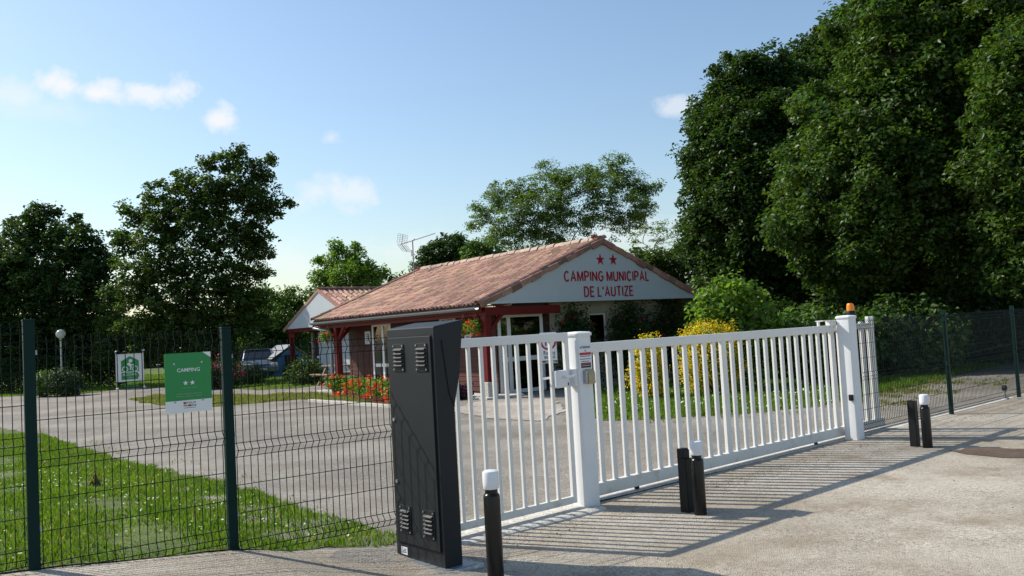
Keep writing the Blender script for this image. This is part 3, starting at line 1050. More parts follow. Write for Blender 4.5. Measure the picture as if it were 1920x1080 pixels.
    for a, b in (((-ov, ez), (HPK, HR)), ((HW + ov, ez), (HPK, HR))):
        a, b = np.array(a), np.array(b)
        L = np.linalg.norm(b - a); e = (b - a) / L
        nn = np.array([-e[1], e[0]]) * (1 if e[0] > 0 else -1)
        q = .0
        while q < L - .05:
            q2 = min(L, q + .36)
            hi, lo = .075 + rng.normal() * .012, -.085 + rng.normal() * .018
            p0, p1 = a + e * q, a + e * (q2 + .02)
            MB().prism([tuple(p0 + nn * lo), tuple(p1 + nn * (lo + .012)), tuple(p1 + nn * (hi - .012)), tuple(p0 + nn * hi)], 'y', -.085 + rng.normal() * .012, .027).build('verge_tile', 'verge_tile', roof, .022)
            q = q2
    gut = []
    for k in range(9):
        a = math.pi + math.pi * k / 8
        gut.append((-.20 + .075 * math.cos(a), 2.345 + .075 * math.sin(a)))
    gut += [(-.20 + .068 * math.cos(math.pi * 2 - math.pi * k / 8), 2.347 + .068 * math.sin(math.pi * 2 - math.pi * k / 8)) for k in range(9)]
    MB().prism(gut, 'y', .06, 9.78).build('gutter', 'zinc', roof)
    MB().tube([(-.20, 9.6, 2.28), (-.20, 9.6, 2.16), (-.02, 8.75, 2.02), (-.03, 8.66, 1.9), (-.03, 8.66, .06)], .042, 10).build('downpipe', 'zinc', roof, smooth=True)
    # notices on the boards
    return h

HOUSE = build_house()
HU = np.array([math.cos(HA), math.sin(HA), 0]); HV = np.array([-HU[1], HU[0], 0])
def hp(x, y, z=0.0):
    return HC + HU * x + HV * y + np.array([0, 0, z])

def wall_notice(label, y0, y1, z0, z1, m):
    t = thing('notice', label, 'notice', hp(.70, (y0 + y1) / 2, (z0 + z1) / 2), HA)
    w, hh = (y1 - y0) / 2, (z1 - z0) / 2
    bx('sheet', m, t, -.012, -.004, -w, w, -hh, hh)
    for i in range(4):
        bx('printed_line', 'sign_black', t, -.0145, -.0122, -w * .7, w * (.3 + .1 * (i % 3)), hh * (.55 - .32 * i) - .012, hh * (.55 - .32 * i) + .012)
    return t
wall_notice('white notice sheet on the timber wall beside the french window', 7.25, 7.62, 1.52, 1.94, 'paper')
wall_notice('tall white notice on the timber wall by the corner post', 1.62, 1.92, 1.32, 1.92, 'paper')

def build_annex():
    # ridge runs along the house's x axis; gable faces -x
    x0, yn, yf, e, r = 3.0, 12.16, 19.3, 2.33, 3.85
    ym = (yn + yf) / 2
    org = hp(x0, ym)
    t = thing('annex_house', 'small white gabled annex with red tiled roof behind the reception', 'building', org, HA)
    hw = (yf - yn) / 2
    ln = 7.0
    bx('wall', 'gable_paint', t, .8, .95, -hw + .6, hw - 1.7, -.05, 2.35)
    bx('wall', 'cream_render', t, .8, .95, hw - 1.15, hw - .95, -.05, 2.35)
    dr = bx('door', 'brown_wall', t, .86, .92, hw - 1.7, hw - 1.15, 0, 2.1)
    bx('door_frame', 'cream_render', dr, .77, .86, hw - 1.16, hw - 1.05, 0, 2.14)
    bx('handle_plate', 'frame_white', dr, .83, .858, hw - 1.66, hw - 1.42, .95, 1.05)
    bx('lintel', 'brown_wall', t, .78, .97, -hw + .6, hw - .95, 2.10, 2.40)
    bx('back_wall', 'cream_render', t, ln - .8, ln - .65, -hw + .6, hw - .6, -.05, 2.4)
    for s in (-1, 1):
        bx('side_wall', 'cream_render', t, .95, ln - .8, s * (hw - .7) - .07, s * (hw - .7) + .07, -.05, 2.4)
        p = bx('post', 'red_paint', t, .05, .23, s * (hw - .35) - .09, s * (hw - .35) + .09, 0, e - .04, .006)
        bx('brace', 'red_paint', t, .06, .22, s * (hw - .62) - .18, s * (hw - .62) + .18, e - .42, e - .2)
    bx('beam', 'red_paint', t, .07, .21, -hw + .1, hw - .1, e - .16, e + .0)
    gb = MB().prism([(-hw, e), (hw, e), (0, r - .03)], 'x', -.02, .03).build('gable_board', 'gable_paint', t)
    sl = math.atan2(r - e, hw)
    ov = .12
    roof = MB().prism([(-hw - ov, e - ov * math.tan(sl)), (0, r), (hw + ov, e - ov * math.tan(sl)), (hw + ov, e - .05 - ov * math.tan(sl)), (0, r - .05), (-hw - ov, e - .05 - ov * math.tan(sl))], 'x', .035, ln).build('roof', 'roof_deck', t)
    slope = (hw + ov) / math.cos(sl)
    dx, nrow = .24, 9
    dy = (slope - .06) / nrow
    ez = e - ov * math.tan(sl)
    ncol = int((ln - .1) / dx)
    def near(i, s):
        return Matrix.Translation((.06 + i, -hw - ov - .04 + s * math.cos(sl), ez - .008 + s * math.sin(sl))) @ Matrix.Rotation(sl, 4, 'X')
    tiled_slope(roof, near, ncol, nrow, dx, dy, 0, 240)
    def far(i, s):
        return Matrix.Translation((.06 + i, hw + ov + .04 - s * math.cos(sl), ez - .008 + s * math.sin(sl))) @ Matrix.Rotation(-sl, 4, 'X') @ Matrix.Rotation(math.pi, 4, 'Z')
    tiled_slope(roof, far, ncol, nrow, dx, dy, 0, 0)
    rm = tile_mesh('ridge_tile', .28, .24, .44, .11, 'verge_tile', 8)
    x = .02
    while x < ln - .2:
        link('ridge_tile', rm, roof, (x, 0, r + .03), (0, 0, -math.pi / 2 + rng.normal() * .03))
        x += .385
    vb = MB()
    for s in (-1, 1):
        vb.prism([(s * (hw + ov), ez - .08), (0, r - .06), (0, r + .07), (s * (hw + ov), ez + .06)], 'x', -.05, .034)
    vb.build('verge_board', 'verge_tile', roof)
    return t
build_annex()

def build_antenna():
    b = hp(3.62, 9.05)
    z0 = HE + (3.62) * math.tan(HSL) - .05
    t = thing('aerial', 'television aerial with wire grid reflector on a thin mast above the roof', 'aerial', (b[0], b[1], z0))
    MB().tube([(0, 0, 0), (0, 0, 1.42)], .022, 8).build('mast', 'zinc', t)
    bx('amplifier', 'frame_white', t, -.07, .02, -.05, .03, .82, 1.05, .01)
    d = np.array([.93, -.32, .20]); d /= np.linalg.norm(d)
    s = np.cross(d, [0, 0, 1]); s /= np.linalg.norm(s)
    o = np.array([0, 0, 1.40])
    bm_ = MB()
    bm_.tube([o - d * .50, o + d * .95], .012, 6)
    bm_.tube([o - d * .02 + np.array([0, 0, -.02]), o + d * .1 + np.array([0, 0, .05])], .012, 6)
    boom = bm_.build('boom', 'zinc', t)
    for i in range(13):
        c = o + d * (-.25 + i * .095)
        MB().tube([c - s * (.12 - i * .004), c + s * (.12 - i * .004)], .005, 5).build('element', 'zinc', boom)
    up = np.cross(s, d)
    gr = MB()
    for sg in (1, -1):
        h = up * sg * .8 + d * .35
        h /= np.linalg.norm(h)
        c0 = o - d * .46
        gr.tube([c0, c0 + h * .36], .012, 6)
        for i in range(6):
            c = c0 + h * (.03 + i * .066)
            gr.tube([c - s * .40, c + s * .40], .0055, 4)
        for w in (-.40, -.2, .2, .40):
            gr.tube([c0 + s * w + h * .03, c0 + s * w + h * .36], .0055, 4)
    gr.build('reflector', 'zinc', t)
build_antenna()

# ------------------------------------------------------------------ pillars, gates, fences
def build_pillars():
    for i, tt in enumerate((0.0, 5.105)):
        p = G0 + G * tt
        lab = ('white square gate pillar carrying the notice and the keypad', 'white square gate pillar under the orange flashing beacon')[i]
        t = thing('gate_pillar', lab, 'gate pillar', (p[0], p[1], 0), GA, 'white gate pillars')
        MB().prism(rrect(-.095, .095, -.095, .095, .022), 'z', -.05, 1.615).build('shaft', 'pillar_paint', t, smooth=True)
        c = MB()
        rings = [(.103, 1.615), (.106, 1.622), (.106, 1.640), (.09, 1.652), (.03, 1.658)]
        vs, fs = [], []
        for w, z in rings:
            vs += [(x, y, z) for x, y in rrect(-w, w, -w, w, min(.024, w * .9))]
        n = len(vs) // len(rings)
        for a in range(len(rings) - 1):
            for k in range(n):
                fs.append((a * n + k, a * n + (k + 1) % n, (a + 1) * n + (k + 1) % n, (a + 1) * n + k))
        fs += [tuple(range(n)), tuple(range(len(vs) - n, len(vs)))]
        c.add(vs, fs)
        c.build('cap', 'pillar_paint', t, smooth=True)
build_pillars()

def gate_mesh_bar(name, w, d, z0, z1, m='white_paint'):
    me = MB().prism(rrect(-w / 2, w / 2, -d / 2, d / 2, min(w, d) * .16, 2), 'z', z0, z1).mesh(name, m)
    return me

def build_sliding_gate():
    off = .165
    p = G0 + GN * off
    t = thing('sliding_gate', 'long white barred sliding gate between the two white pillars', 'gate', (p[0], p[1], 0), GA)
    bx('top_rail', 'white_paint', t, .02, 5.02, -.03, .03, 1.440, 1.535, .006)
    bx('bottom_rail', 'white_paint_grimy', t, .02, 6.25, -.035, .035, .045, .165, .006)
    me, mw = gate_mesh_bar('baluster', .060, .030, .165, 1.440), gate_mesh_bar('stile', .092, .046, .165, 1.440)
    for i in range(-1, 27):
        x = .416 + .1757 * i
        wide = i in (12, 26)
        link('stile' if wide else 'baluster', mw if wide else me, t, (x, 0, 0))
    link('baluster', me, t, (4.992 + .1757, 0, 0)); link('baluster', me, t, (4.992 + .351, 0, 0))
    bx('tail_bar', 'white_paint', t, 5.78, 5.87, -.02, .02, .165, 1.56, .005)
    bx('tail_bar', 'white_paint', t, 6.00, 6.09, -.025, .025, .165, 1.62, .005)
    bx('tail_bar', 'white_paint', t, 6.115, 6.17, -.02, .02, .165, 1.62, .005)
    bx('top_tail_rail', 'white_paint', t, 5.02, 6.0, -.028, .028, 1.445, 1.53, .005)
    for x in (.9, 4.4):
        MB().tube([(x, -.012, .03), (x, .012, .03)], .028, 14).build('wheel', 'black_plastic', t)
    tr = thing('gate_track', 'galvanised ground rail running under the white sliding gate', 'gate track', (p[0], p[1], 0), GA)
    bx('rail', 'galvanised', tr, -.05, 11.0, -.03, .03, -.004, .012, .003)
    bx('rail_base', 'concrete', tr, -.05, 11.0, -.11, .10, -.03, .006)
    br = thing('guide_bracket', 'white roller bracket above the gate rail beside the beacon pillar', 'bracket', tuple(p[:2]) + (0,), GA)
    bx('arm', 'white_paint', br, 4.70, 5.01, -.055, .055, 1.592, 1.604, .002)
    bx('plate', 'white_paint', br, 4.985, 5.008, -.07, .07, 1.50, 1.60, .002)
    MB().tube([(4.93, -.045, 1.50), (4.93, -.045, 1.592)], .02, 12).build('roller', 'white_plastic', br)
    MB().tube([(4.76, .045, 1.52), (4.76, .045, 1.592)], .02, 12).build('roller', 'white_plastic', br)
build_sliding_gate()

def build_ped_gate():
    t = thing('pedestrian_gate', 'narrow white barred pedestrian gate beside the grey metal cabinet', 'gate', (G0[0], G0[1], 0), GA)
    a, b = -1.70, -.135
    bx('top_rail', 'white_paint', t, a, b - .05, -.02, .02, 1.578, 1.655, .005)
    bx('bottom_rail', 'white_paint_grimy', t, a, b - .05, -.02, .02, .075, .140, .005)
    bx('stile', 'white_paint', t, b - .05, b, -.02, .02, .075, 1.655, .005)
    bx('stile', 'white_paint', t, a - .05, a, -.02, .02, .075, 1.655, .005)
    me = gate_mesh_bar('baluster', .033, .030, .14, 1.578)
    for i in range(-2, 8):
        link('baluster', me, t, (-1.31 + .1365 * i, 0, 0))
    lk = bx('lock', 'white_plastic', t, -.355, -.195, -.062, -.021, 1.15, 1.31, .012)
    MB().tube([(-.27, -.062, 1.245), (-.27, -.115, 1.245), (-.17, -.125, 1.255)], .011, 8).build('handle', 'white_plastic', lk, smooth=True)
    MB().tube([(-.30, -.04, 1.245), (-.30, .06, 1.245), (-.41, .07, 1.24)], .011, 8).build('handle', 'white_plastic', lk, smooth=True)
    MB().prism(rrect(-.215, -.203, 1.165, 1.195, .005), 'y', -.0645, -.0615).build('keyhole', 'sign_black', lk)
    bx('keeper', 'white_plastic', t, -.128, -.097, -.075, .02, 1.15, 1.31, .004)
    s = MB(); s.prism([(.16, -.1), (.16, .034), (-.20, .034), (-.235, .022), (-.25, -.02), (-.25, -.1)], 'x', -1.75, .02)
    s = s.build('gate_sill', 'concrete', None, .0, loc=(G0[0], G0[1], 0), rot=(0, 0, GA))
    tag(s, 'low pale concrete sill under the narrow pedestrian gate', 'sill')
build_ped_gate()

def mesh_panel(parent, x0, x1, ztop, pitch=.052, wr=.0034, rows=(0, .05, .1, .3, .5, .7, .75, .8, 1.0, 1.2, 1.4, 1.45, 1.5), amp=.042):
    """welded wire panel with three pressed folds, in the plane y=0"""
    def yo(d):
        for c in (.05, .75, 1.45):
            if abs(d - c) < .05: return -amp * (1 - abs(d - c) / .05)
        return 0.0
    mb = MB()
    keys = [-.03, 0, .05, .1, .7, .75, .8, 1.4, 1.45, 1.5]
    n = int((x1 - x0) / pitch)
    for i in range(n + 1):
        x = x0 + (x1 - x0 - n * pitch) / 2 + i * pitch + rng.normal() * .0012
        mb.tube([(x, yo(d), ztop - d) for d in keys], wr, 4, False)
    for d in rows:
        mb.tube([(x0, yo(d) - wr, ztop - d), (x1, yo(d) - wr, ztop - d)], wr, 4, False)
    o = mb.build('wire_panel', 'wire_green', parent)
    return o

def fence_post(parent, x, z0, z1, w=.062, d=.05, y=0.0):
    po = MB().prism(rrect(x - w / 2, x + w / 2, y - d / 2, y + d / 2, .006, 2), 'z', z0, z1).build('post', 'fence_green', parent)
    bx('cap', 'fence_green', po, x - w / 2 - .003, x + w / 2 + .003, y - d / 2 - .003, y + d / 2 + .003, z1, z1 + .012, .004)
    for z in np.linspace(z0 + .35, z1 - .2, 3):
        bx('clip', 'galvanised', po, x + w / 2, x + w / 2 + .012, y - .012, y + .008, z - .015, z + .015)
    return po

def build_left_fence():
    ang = math.atan2(LD[1], LD[0])
    t = thing('mesh_fence', 'dark green welded mesh fence between the lawn and the grey cabinet', 'fence', (LF1[0], LF1[1], 0), ang, 'green mesh fences')
    s = float(np.linalg.norm(LF2 - LF1))
    def gz(x):
        p = LF1 + LD * x
        return tz(p[0], p[1])
    for x, zt in ((-s * 2, 2.08), (-s, 2.02), (0, 1.93), (s, 1.83), (s + 1.50, 1.74)):
        fence_post(t, x, gz(x) - .1, zt, .066, .056)
    for a, b, zt in ((-2 * s, -s, 2.0), (-s, 0, 1.90), (0, s, 1.80), (s, s + 1.5, 1.70)):
        mesh_panel(t, a + .033, b - .033, zt)
build_left_fence()

def build_right_fence():
    t = thing('mesh_fence', 'dark green welded mesh fence leading away from the orange beacon pillar', 'fence', (G0[0], G0[1], 0), GA, 'green mesh fences')
    xs = [5.25, 8.185, 11.075, 13.95, 16.85]
    for x in xs:
        fence_post(t, x, -.05, 1.635, .062, .055)
    for a, b in zip(xs, xs[1:]):
        mesh_panel(t, a + .031, b - .031, 1.56, .052, .0036)
    w = thing('strainer_wire', 'thin plain wire strung along the green fence posts', 'wire', (G0[0], G0[1], 0), GA)
    MB().tube([(8.185, -.035, .90), (11.075, -.035, .98), (13.95, -.035, 1.02)], .004, 5).build('strand', 'fence_green', w)
    # floor roller at the end of the track
    rp = G0 + G * 10.7 + GN * .1
    rl = thing('track_stop', 'small galvanised stop with black roller at the end of the track', 'track stop', (rp[0], rp[1], 0), GA)
    MB().tube([(0, 0, 0), (0, 0, .17)], .02, 10).build('stem', 'galvanised', rl)
    MB().tube([(0, -.03, .2), (0, .03, .2)], .05, 14).build('roller', 'rubber', rl, smooth=True)
    bx('foot', 'galvanised', rl, -.06, .06, -.05, .05, -.01, .02)
build_right_fence()

def build_cabinet():
    fr = np.array([-.571, 5.982])
    z = .062
    t = thing('metal_cabinet', 'tall dark grey metal cabinet with louvred door and sloping top', 'cabinet', (fr[0], fr[1], z), GA)
    w = .625
    H = 1.70
    side = [(0, 0), (.152, 0), (.152, 1.12), (.215, 1.36), (.262, H + .040), (0, H)]
    MB().prism(side, 'y', 0, w).build('body', 'cabinet_paint', t, .008)
    bx('door_gap', 'cabinet_gap', t, -.0022, .0, .030, w - .030, .105, H - .058)
    d = bx('door', 'cabinet_paint', t, -.013, -.0025, .037, w - .037, .112, H - .066, .003)
    for (ya, za) in ((.375, 1.38), (.075, 1.38), (.385, .185), (.085, .185)):
        lo = MB().prism(rrect(ya, ya + .145, za, za + .205, .012), 'x', -.0185, -.0135).build('louvre', 'cabinet_paint', d, .0015)
        for k in range(5):
            zz = za + .034 + k * .029
            MB().prism([(-.019, zz), (-.034, zz + .004), (-.034, zz + .009), (-.019, zz + .022)], 'y', ya + .018, ya + .127).build('slat', 'cabinet_paint', lo)
        for a, b in ((.013, .016), (.132, .016), (.013, .19), (.132, .19)):
            MB().tube([(-.0188, ya + a, za + b), (-.024, ya + a, za + b)], .0065, 8).build('screw', 'galvanised', lo)
    for zz in (1.02, .56):
        MB().tube([(-.0135, w - .075, zz), (-.022, w - .075, zz)], .013, 12).build('lock', 'galvanised', d, smooth=True)
    lb = bx('label_plate', 'sign_white', t, -.0032, -.0004, .475, .555, .02, .075)
    for k in range(3):
        bx('printed_line', 'sign_black', lb, -.0046, -.0034, .49, .545 - .012 * k, .034 + .012 * k, .039 + .012 * k)
    MB().tube([(.06, -.0035, H - .1), (.105, -.0035, 1.22), (.148, -.0035, 1.12)], .003, 4).build('panel_seam', 'cabinet_gap', t)
    bx('base_plate', 'zinc', t, -.055, .235, -.055, w + .055, -.012, .002, .003)
    bd = MB().prism(rrect(-.09, .29, -.10, w + .10, .05), 'z', -.06, -.006).build('mortar_bed', 'concrete', t, .012)
    return t
build_cabinet()

def bollard(label, x, y, hgt):
    z = tz(x, y)
    t = thing('bollard', label, 'bollard', (x, y, z), 0, 'black bollards with white heads')
    b = hgt - .155
    MB().lathe([(.056, -.05), (.056, b - .018), (.053, b - .006), (.046, b), (.042, b + .004), (.042, b + .034)], 28).build('shaft', 'black_paint', t, smooth=True)
    c = hgt - .118
    MB().lathe([(.050, c - .004), (.053, c), (.055, c + .03), (.055, hgt - .018), (.050, hgt - .005), (.040, hgt), (.0, hgt + .002)], 28).build('head', 'white_plastic', t, smooth=True)
bollard('black round bollard with white head in front of the grey cabinet', -.214, 5.70, .735)
bollard('black round bollard with white head in front of the sliding gate bars', 1.537, 7.47, .645)
bollard('black round bollard with white head before the green mesh fence', 4.934, 10.33, .648)

def sensor_post(label, x, y, hgt, step):
    z = tz(x, y)
    t = thing('sensor_post', label, 'sensor post', (x, y, z), GA, 'square black sensor posts')
    w = .046
    if step:
        MB().prism(rrect(-w, w, -w, w, .008), 'z', -.05, hgt - .085).build('shaft', 'black_plastic', t)
        MB().prism([(-w * .6, hgt - .085), (w, hgt - .085), (w, hgt), (-w * .2, hgt), (-w * .6, hgt - .015)], 'x', -w * .95, w * .95).build('head', 'black_plastic', t, .004)
    else:
        MB().prism(rrect(-w, w, -w, w, .008), 'z', -.05, hgt).build('shaft', 'black_plastic', t)
        bx('lens', 'cabinet_gap', t, -w - .003, -w + .001, -.025, .025, hgt - .13, hgt - .03)
sensor_post('square black sensor post with stepped top in front of the sliding gate', 1.452, 7.60, .565, True)
sensor_post('square black sensor post with flat top before the green mesh fence', 4.845, 10.46, .565, False)

def build_pillar_fittings():
    p = G0
    t = thing('notice_sign', 'small white warning notice headed ATTENTION on the gate pillar', 'sign', (p[0] , p[1], 0), GA)
    y = -.0955
    b = bx('board', 'sign_white', t, -.088, .082, y - .005, y, 1.305, 1.530)
    text_part('lettering', 'ATTENTION', 'sign_black', b, -.073, .066, 1.495, 1.518, y - .0053, .02, .0012)
    MB().prism([(-.010, 1.468), (.010, 1.468), (0, 1.486)], 'y', y - .0065, y - .0053).build('warning_triangle', 'sign_black', b)
    bx('red_band', 'sign_red', b, -.078, .074, y - .0065, y - .0053, 1.434, 1.458)
    for k, (z, w) in enumerate(((1.420, .066), (1.394, .070), (1.372, .050))):
        bx('printed_line', 'sign_black', b, -.006 - w, -.006 + w, y - .0062, y - .0053, z, z + .006)
    bl = bx('dark_panel', 'sign_black', b, -.066, .064, y - .0065, y - .0053, 1.315, 1.362)
    bx('red_band', 'sign_red', bl, -.058, .056, y - .0076, y - .0067, 1.344, 1.356)
    bx('printed_line', 'sign_white', bl, -.056, .054, y - .0076, y - .0067, 1.333, 1.336)
    k = thing('keypad', 'brass coloured keypad box on the gate pillar below the warning notice', 'keypad', (p[0], p[1], 0), GA)
    kb = MB().prism([(-.0955, 1.165), (-.145, 1.165), (-.145, 1.255), (-.130, 1.298), (-.0955, 1.298)], 'x', -.018, .072).build('housing', 'brass', k, .004)
    bx('back_plate', 'galvanised', k, -.045, -.019, -.135, -.0958, 1.17, 1.29, .002)
    for r_ in range(4):
        for c in range(3):
            bx('button', 'galvanised', kb, .010 + c * .018, .020 + c * .018, -.1475, -.1445, 1.185 + r_ * .018, 1.195 + r_ * .018)
    q = G0 + G * 5.105
    be = thing('warning_beacon', 'orange flashing beacon on a black bracket beside the gate pillar', 'beacon', (q[0], q[1], 0), GA)
    bx('bracket', 'black_plastic', be, .096, .20, -.05, .05, 1.535, 1.60, .008)
    MB().lathe([(.052, 1.60), (.060, 1.615), (.060, 1.70), (.052, 1.715)], 20, (.14, 0, 0)).build('base', 'black_plastic', be, smooth=True)
    MB().lathe([(.052, 1.715), (.051, 1.755), (.045, 1.800), (.035, 1.814), (.0, 1.818)], 20, (.14, 0, 0)).build('lens', 'amber', be, smooth=True)
    pc = thing('photocell', 'small black photocell box low on the gate pillar under the beacon', 'photocell', (q[0], q[1], 0), GA)
    bx('housing', 'black_plastic', pc, -.131, -.0955, -.075, -.02, .525, .605, .006)
    bx('lens', 'cabinet_gap', pc, -.1335, -.1308, -.065, -.03, .545, .59)
build_pillar_fittings()

def build_signs():
    ang = math.atan2(LD[1], LD[0])
    # green camping plate on the near side of the fence
    c = LF2 - LD * .275
    t = thing('camping_sign', 'green plate reading CAMPING with two stars on the mesh fence', 'sign', (c[0], c[1], 0), ang)
    a, b, z0, z1, y = -.157, .157, 1.257, 1.672, -.022
    p = bx('plate', 'sign_green', t, a, b, y, y + .004, z0, z1)
    f = y - .0015
    bx('white_band', 'sign_print_white', p, a, b, f, y - .0002, z0, z0 + .085)
    MB().prism([(b - .055, z1), (b, z1 - .04), (b, z1)], 'y', f, y - .0002).build('corner', 'sign_print_white', p)
    text_part('lettering', 'CAMPING', 'sign_print_white', p, -.075, .080, 1.540, 1.566, y - .0004, .012, .0012)
    for cx in (-.020, .026):
        MB().prism(star(cx, 1.462, .019), 'y', f, y - .0003).build('star', 'sign_print_white', p)
    text_part('lettering', 'T O U R I S M E', 'sign_pale', p, -.045, .055, 1.424, 1.432, y - .0004, .0, .0012)
    text_part('lettering', 'AVIS DE CLASSEMENT VALABLE 5 ANS', 'sign_pale', p, -.083, .090, 1.383, 1.391, y - .0004, .0, .0012)
    text_part('lettering', 'MINISTERE CHARGE DU TOURISME', 'sign_pale', p, -.083, .088, 1.366, 1.374, y - .0004, .0, .0012)
    text_part('lettering', 'ATOUT', 'sign_black', p, -.038, .046, 1.317, 1.330, y - .0019, .008, .0012)
    text_part('lettering', 'FRANCE', 'sign_black', p, -.038, .046, 1.299, 1.311, y - .0019, .008, .0012)
    bx('red_mark', 'sign_red', p, -.040, -.022, f - .002, f - .0012, 1.3165, 1.3305)
    bx('red_mark', 'sign_red', p, -.006, .010, f - .002, f - .0012, 1.2985, 1.3115)
    bx('printed_line', 'sign_black', p, -.036, .042, f - .001, f - .0002, 1.288, 1.2905)
    for x, z in ((-.095, 1.598), (.093, 1.602), (-.095, 1.333), (.093, 1.337)):
        MB().tube([(x, y, z), (x, y - .005, z)], .0075, 10).build('screw', 'galvanised', p)
    # cycling welcome plate hung behind the wires
    c2 = LF1 + LD * .60
    v = thing('cyclist_sign', 'white plate with green cyclist emblem hung behind the mesh wires', 'sign', (c2[0], c2[1], 0), ang)
    w = .087
    za, zb, yy = 1.497, 1.688, .026
    pl = bx('plate', 'sign_white', v, -w, w, yy, yy + .004, za, zb)
    ff = yy - .0014
    fb = yy - .0003
    MB().prism([(-.056, 1.567), (.056, 1.567), (.056, 1.640), (0, 1.672), (-.056, 1.640)], 'y', ff, fb).build('emblem', 'sign_green', pl)
    MB().prism([(-.056, 1.514), (.046, 1.514), (.058, 1.537), (.046, 1.561), (-.056, 1.561)], 'y', ff, fb).build('emblem', 'sign_green', pl)
    g2 = yy - .0028
    for cx in (-.032, .032):
        ring = MB()
        n = 20
        vs = [(cx + r_ * math.cos(2 * math.pi * k / n), yv, 1.585 + r_ * math.sin(2 * math.pi * k / n)) for yv in (g2, ff - .0002) for r_ in (.019, .014) for k in range(n)]
        fs = [(k, (k + 1) % n, n + (k + 1) % n, n + k) for k in range(n)] + [(k, (k + 1) % n, 2 * n + (k + 1) % n, 2 * n + k) for k in range(n)]
        ring.add(vs, fs); ring.build('wheel_mark', 'sign_white', pl)
    MB().prism([(.004 + .012 * math.cos(k * .524), 1.640 + .012 * math.sin(k * .524)) for k in range(12)], 'y', g2, ff - .0002).build('rider_mark', 'sign_white', pl)
    for pts in ([(-.018, 1.616), (.002, 1.600), (-.002, 1.578), (.006, 1.578), (.011, 1.603), (-.008, 1.620)], [(-.02, 1.618), (-.008, 1.630), (.010, 1.616), (.027, 1.616), (.027, 1.609), (.007, 1.608), (-.008, 1.620), (-.014, 1.612)]):
        MB().prism(pts, 'y', g2 - .0002 * len(pts) / 8, ff - .0002).build('rider_mark', 'sign_white', pl)
    text_part('lettering', 'ACCUEIL', 'sign_white', pl, -.048, .040, 1.541, 1.555, ff - .0002, .014, .001)
    text_part('lettering', 'VELO', 'sign_pale', pl, -.016, .030, 1.521, 1.533, ff - .0002, .006, .001)
    text_part('lettering', 'BIENVENUE', 'sign_green', v, -.056, .056, 1.478, 1.489, yy, .006, .0012)
    text_part('lettering', 'WELCOME', 'sign_green', v, -.045, .052, 1.462, 1.473, yy, .006, .0012)
    for x in (-w, w):
        for z in (1.705, 1.455):
            MB().tube([(x, yy + .002, z), (x * .97, yy - .03, z + .004)], .006, 8).build('standoff', 'galvanised', v)
        MB().tube([(x, yy + .004, 1.455), (x, yy + .004, 1.705)], .0025, 6).build('rod', 'galvanised', v)
    # speed sign behind the pedestrian gate
    b0 = ground_at(1037, 778)
    s = thing('speed_sign', 'white speed sign with red ring reading Roulez au pas on grey pole', 'sign', b0, R(-6))
    MB().tube([(0, .02, -.1), (0, .02, 1.55)], .022, 10).build('pole', 'galvanised', s, smooth=True)
    pb = bx('board', 'sign_white', s, -.175, .150, -.012, -.002, 1.02, 1.625, .003)
    y = -.0122
    n = 32
    ring = MB()
    vs = [(-.012 + r_ * math.cos(2 * math.pi * k / n), yv, 1.435 + r_ * math.sin(2 * math.pi * k / n)) for yv in (y - .002, y) for r_ in (.158, .118) for k in range(n)]
    fs = [(k, (k + 1) % n, n + (k + 1) % n, n + k) for k in range(n)] + [(k, (k + 1) % n, 2 * n + (k + 1) % n, 2 * n + k) for k in range(n)]
    ring.add(vs, fs); ring.build('red_ring', 'sign_red', pb)
    text_part('lettering', '10', 'sign_black', pb, -.075, .060, 1.36, 1.51, y, .03, .002)
    text_part('lettering', 'Roulez', 'sign_black', pb, -.115, .115, 1.185, 1.265, y, .012, .002)
    text_part('lettering', 'au pas', 'sign_black', pb, -.108, .110, 1.085, 1.165, y, .012, .002)
    db = bx('dark_band', 'sign_black', pb, -.165, .142, y - .002, y - .0002, 1.032, 1.072)
    bx('printed_line', 'sign_white', db, -.09, .12, y - .004, y - .0022, 1.046, 1.056)
    bx('red_mark', 'sign_red', db, -.155, -.12, y - .004, y - .0022, 1.038, 1.066)
build_signs()

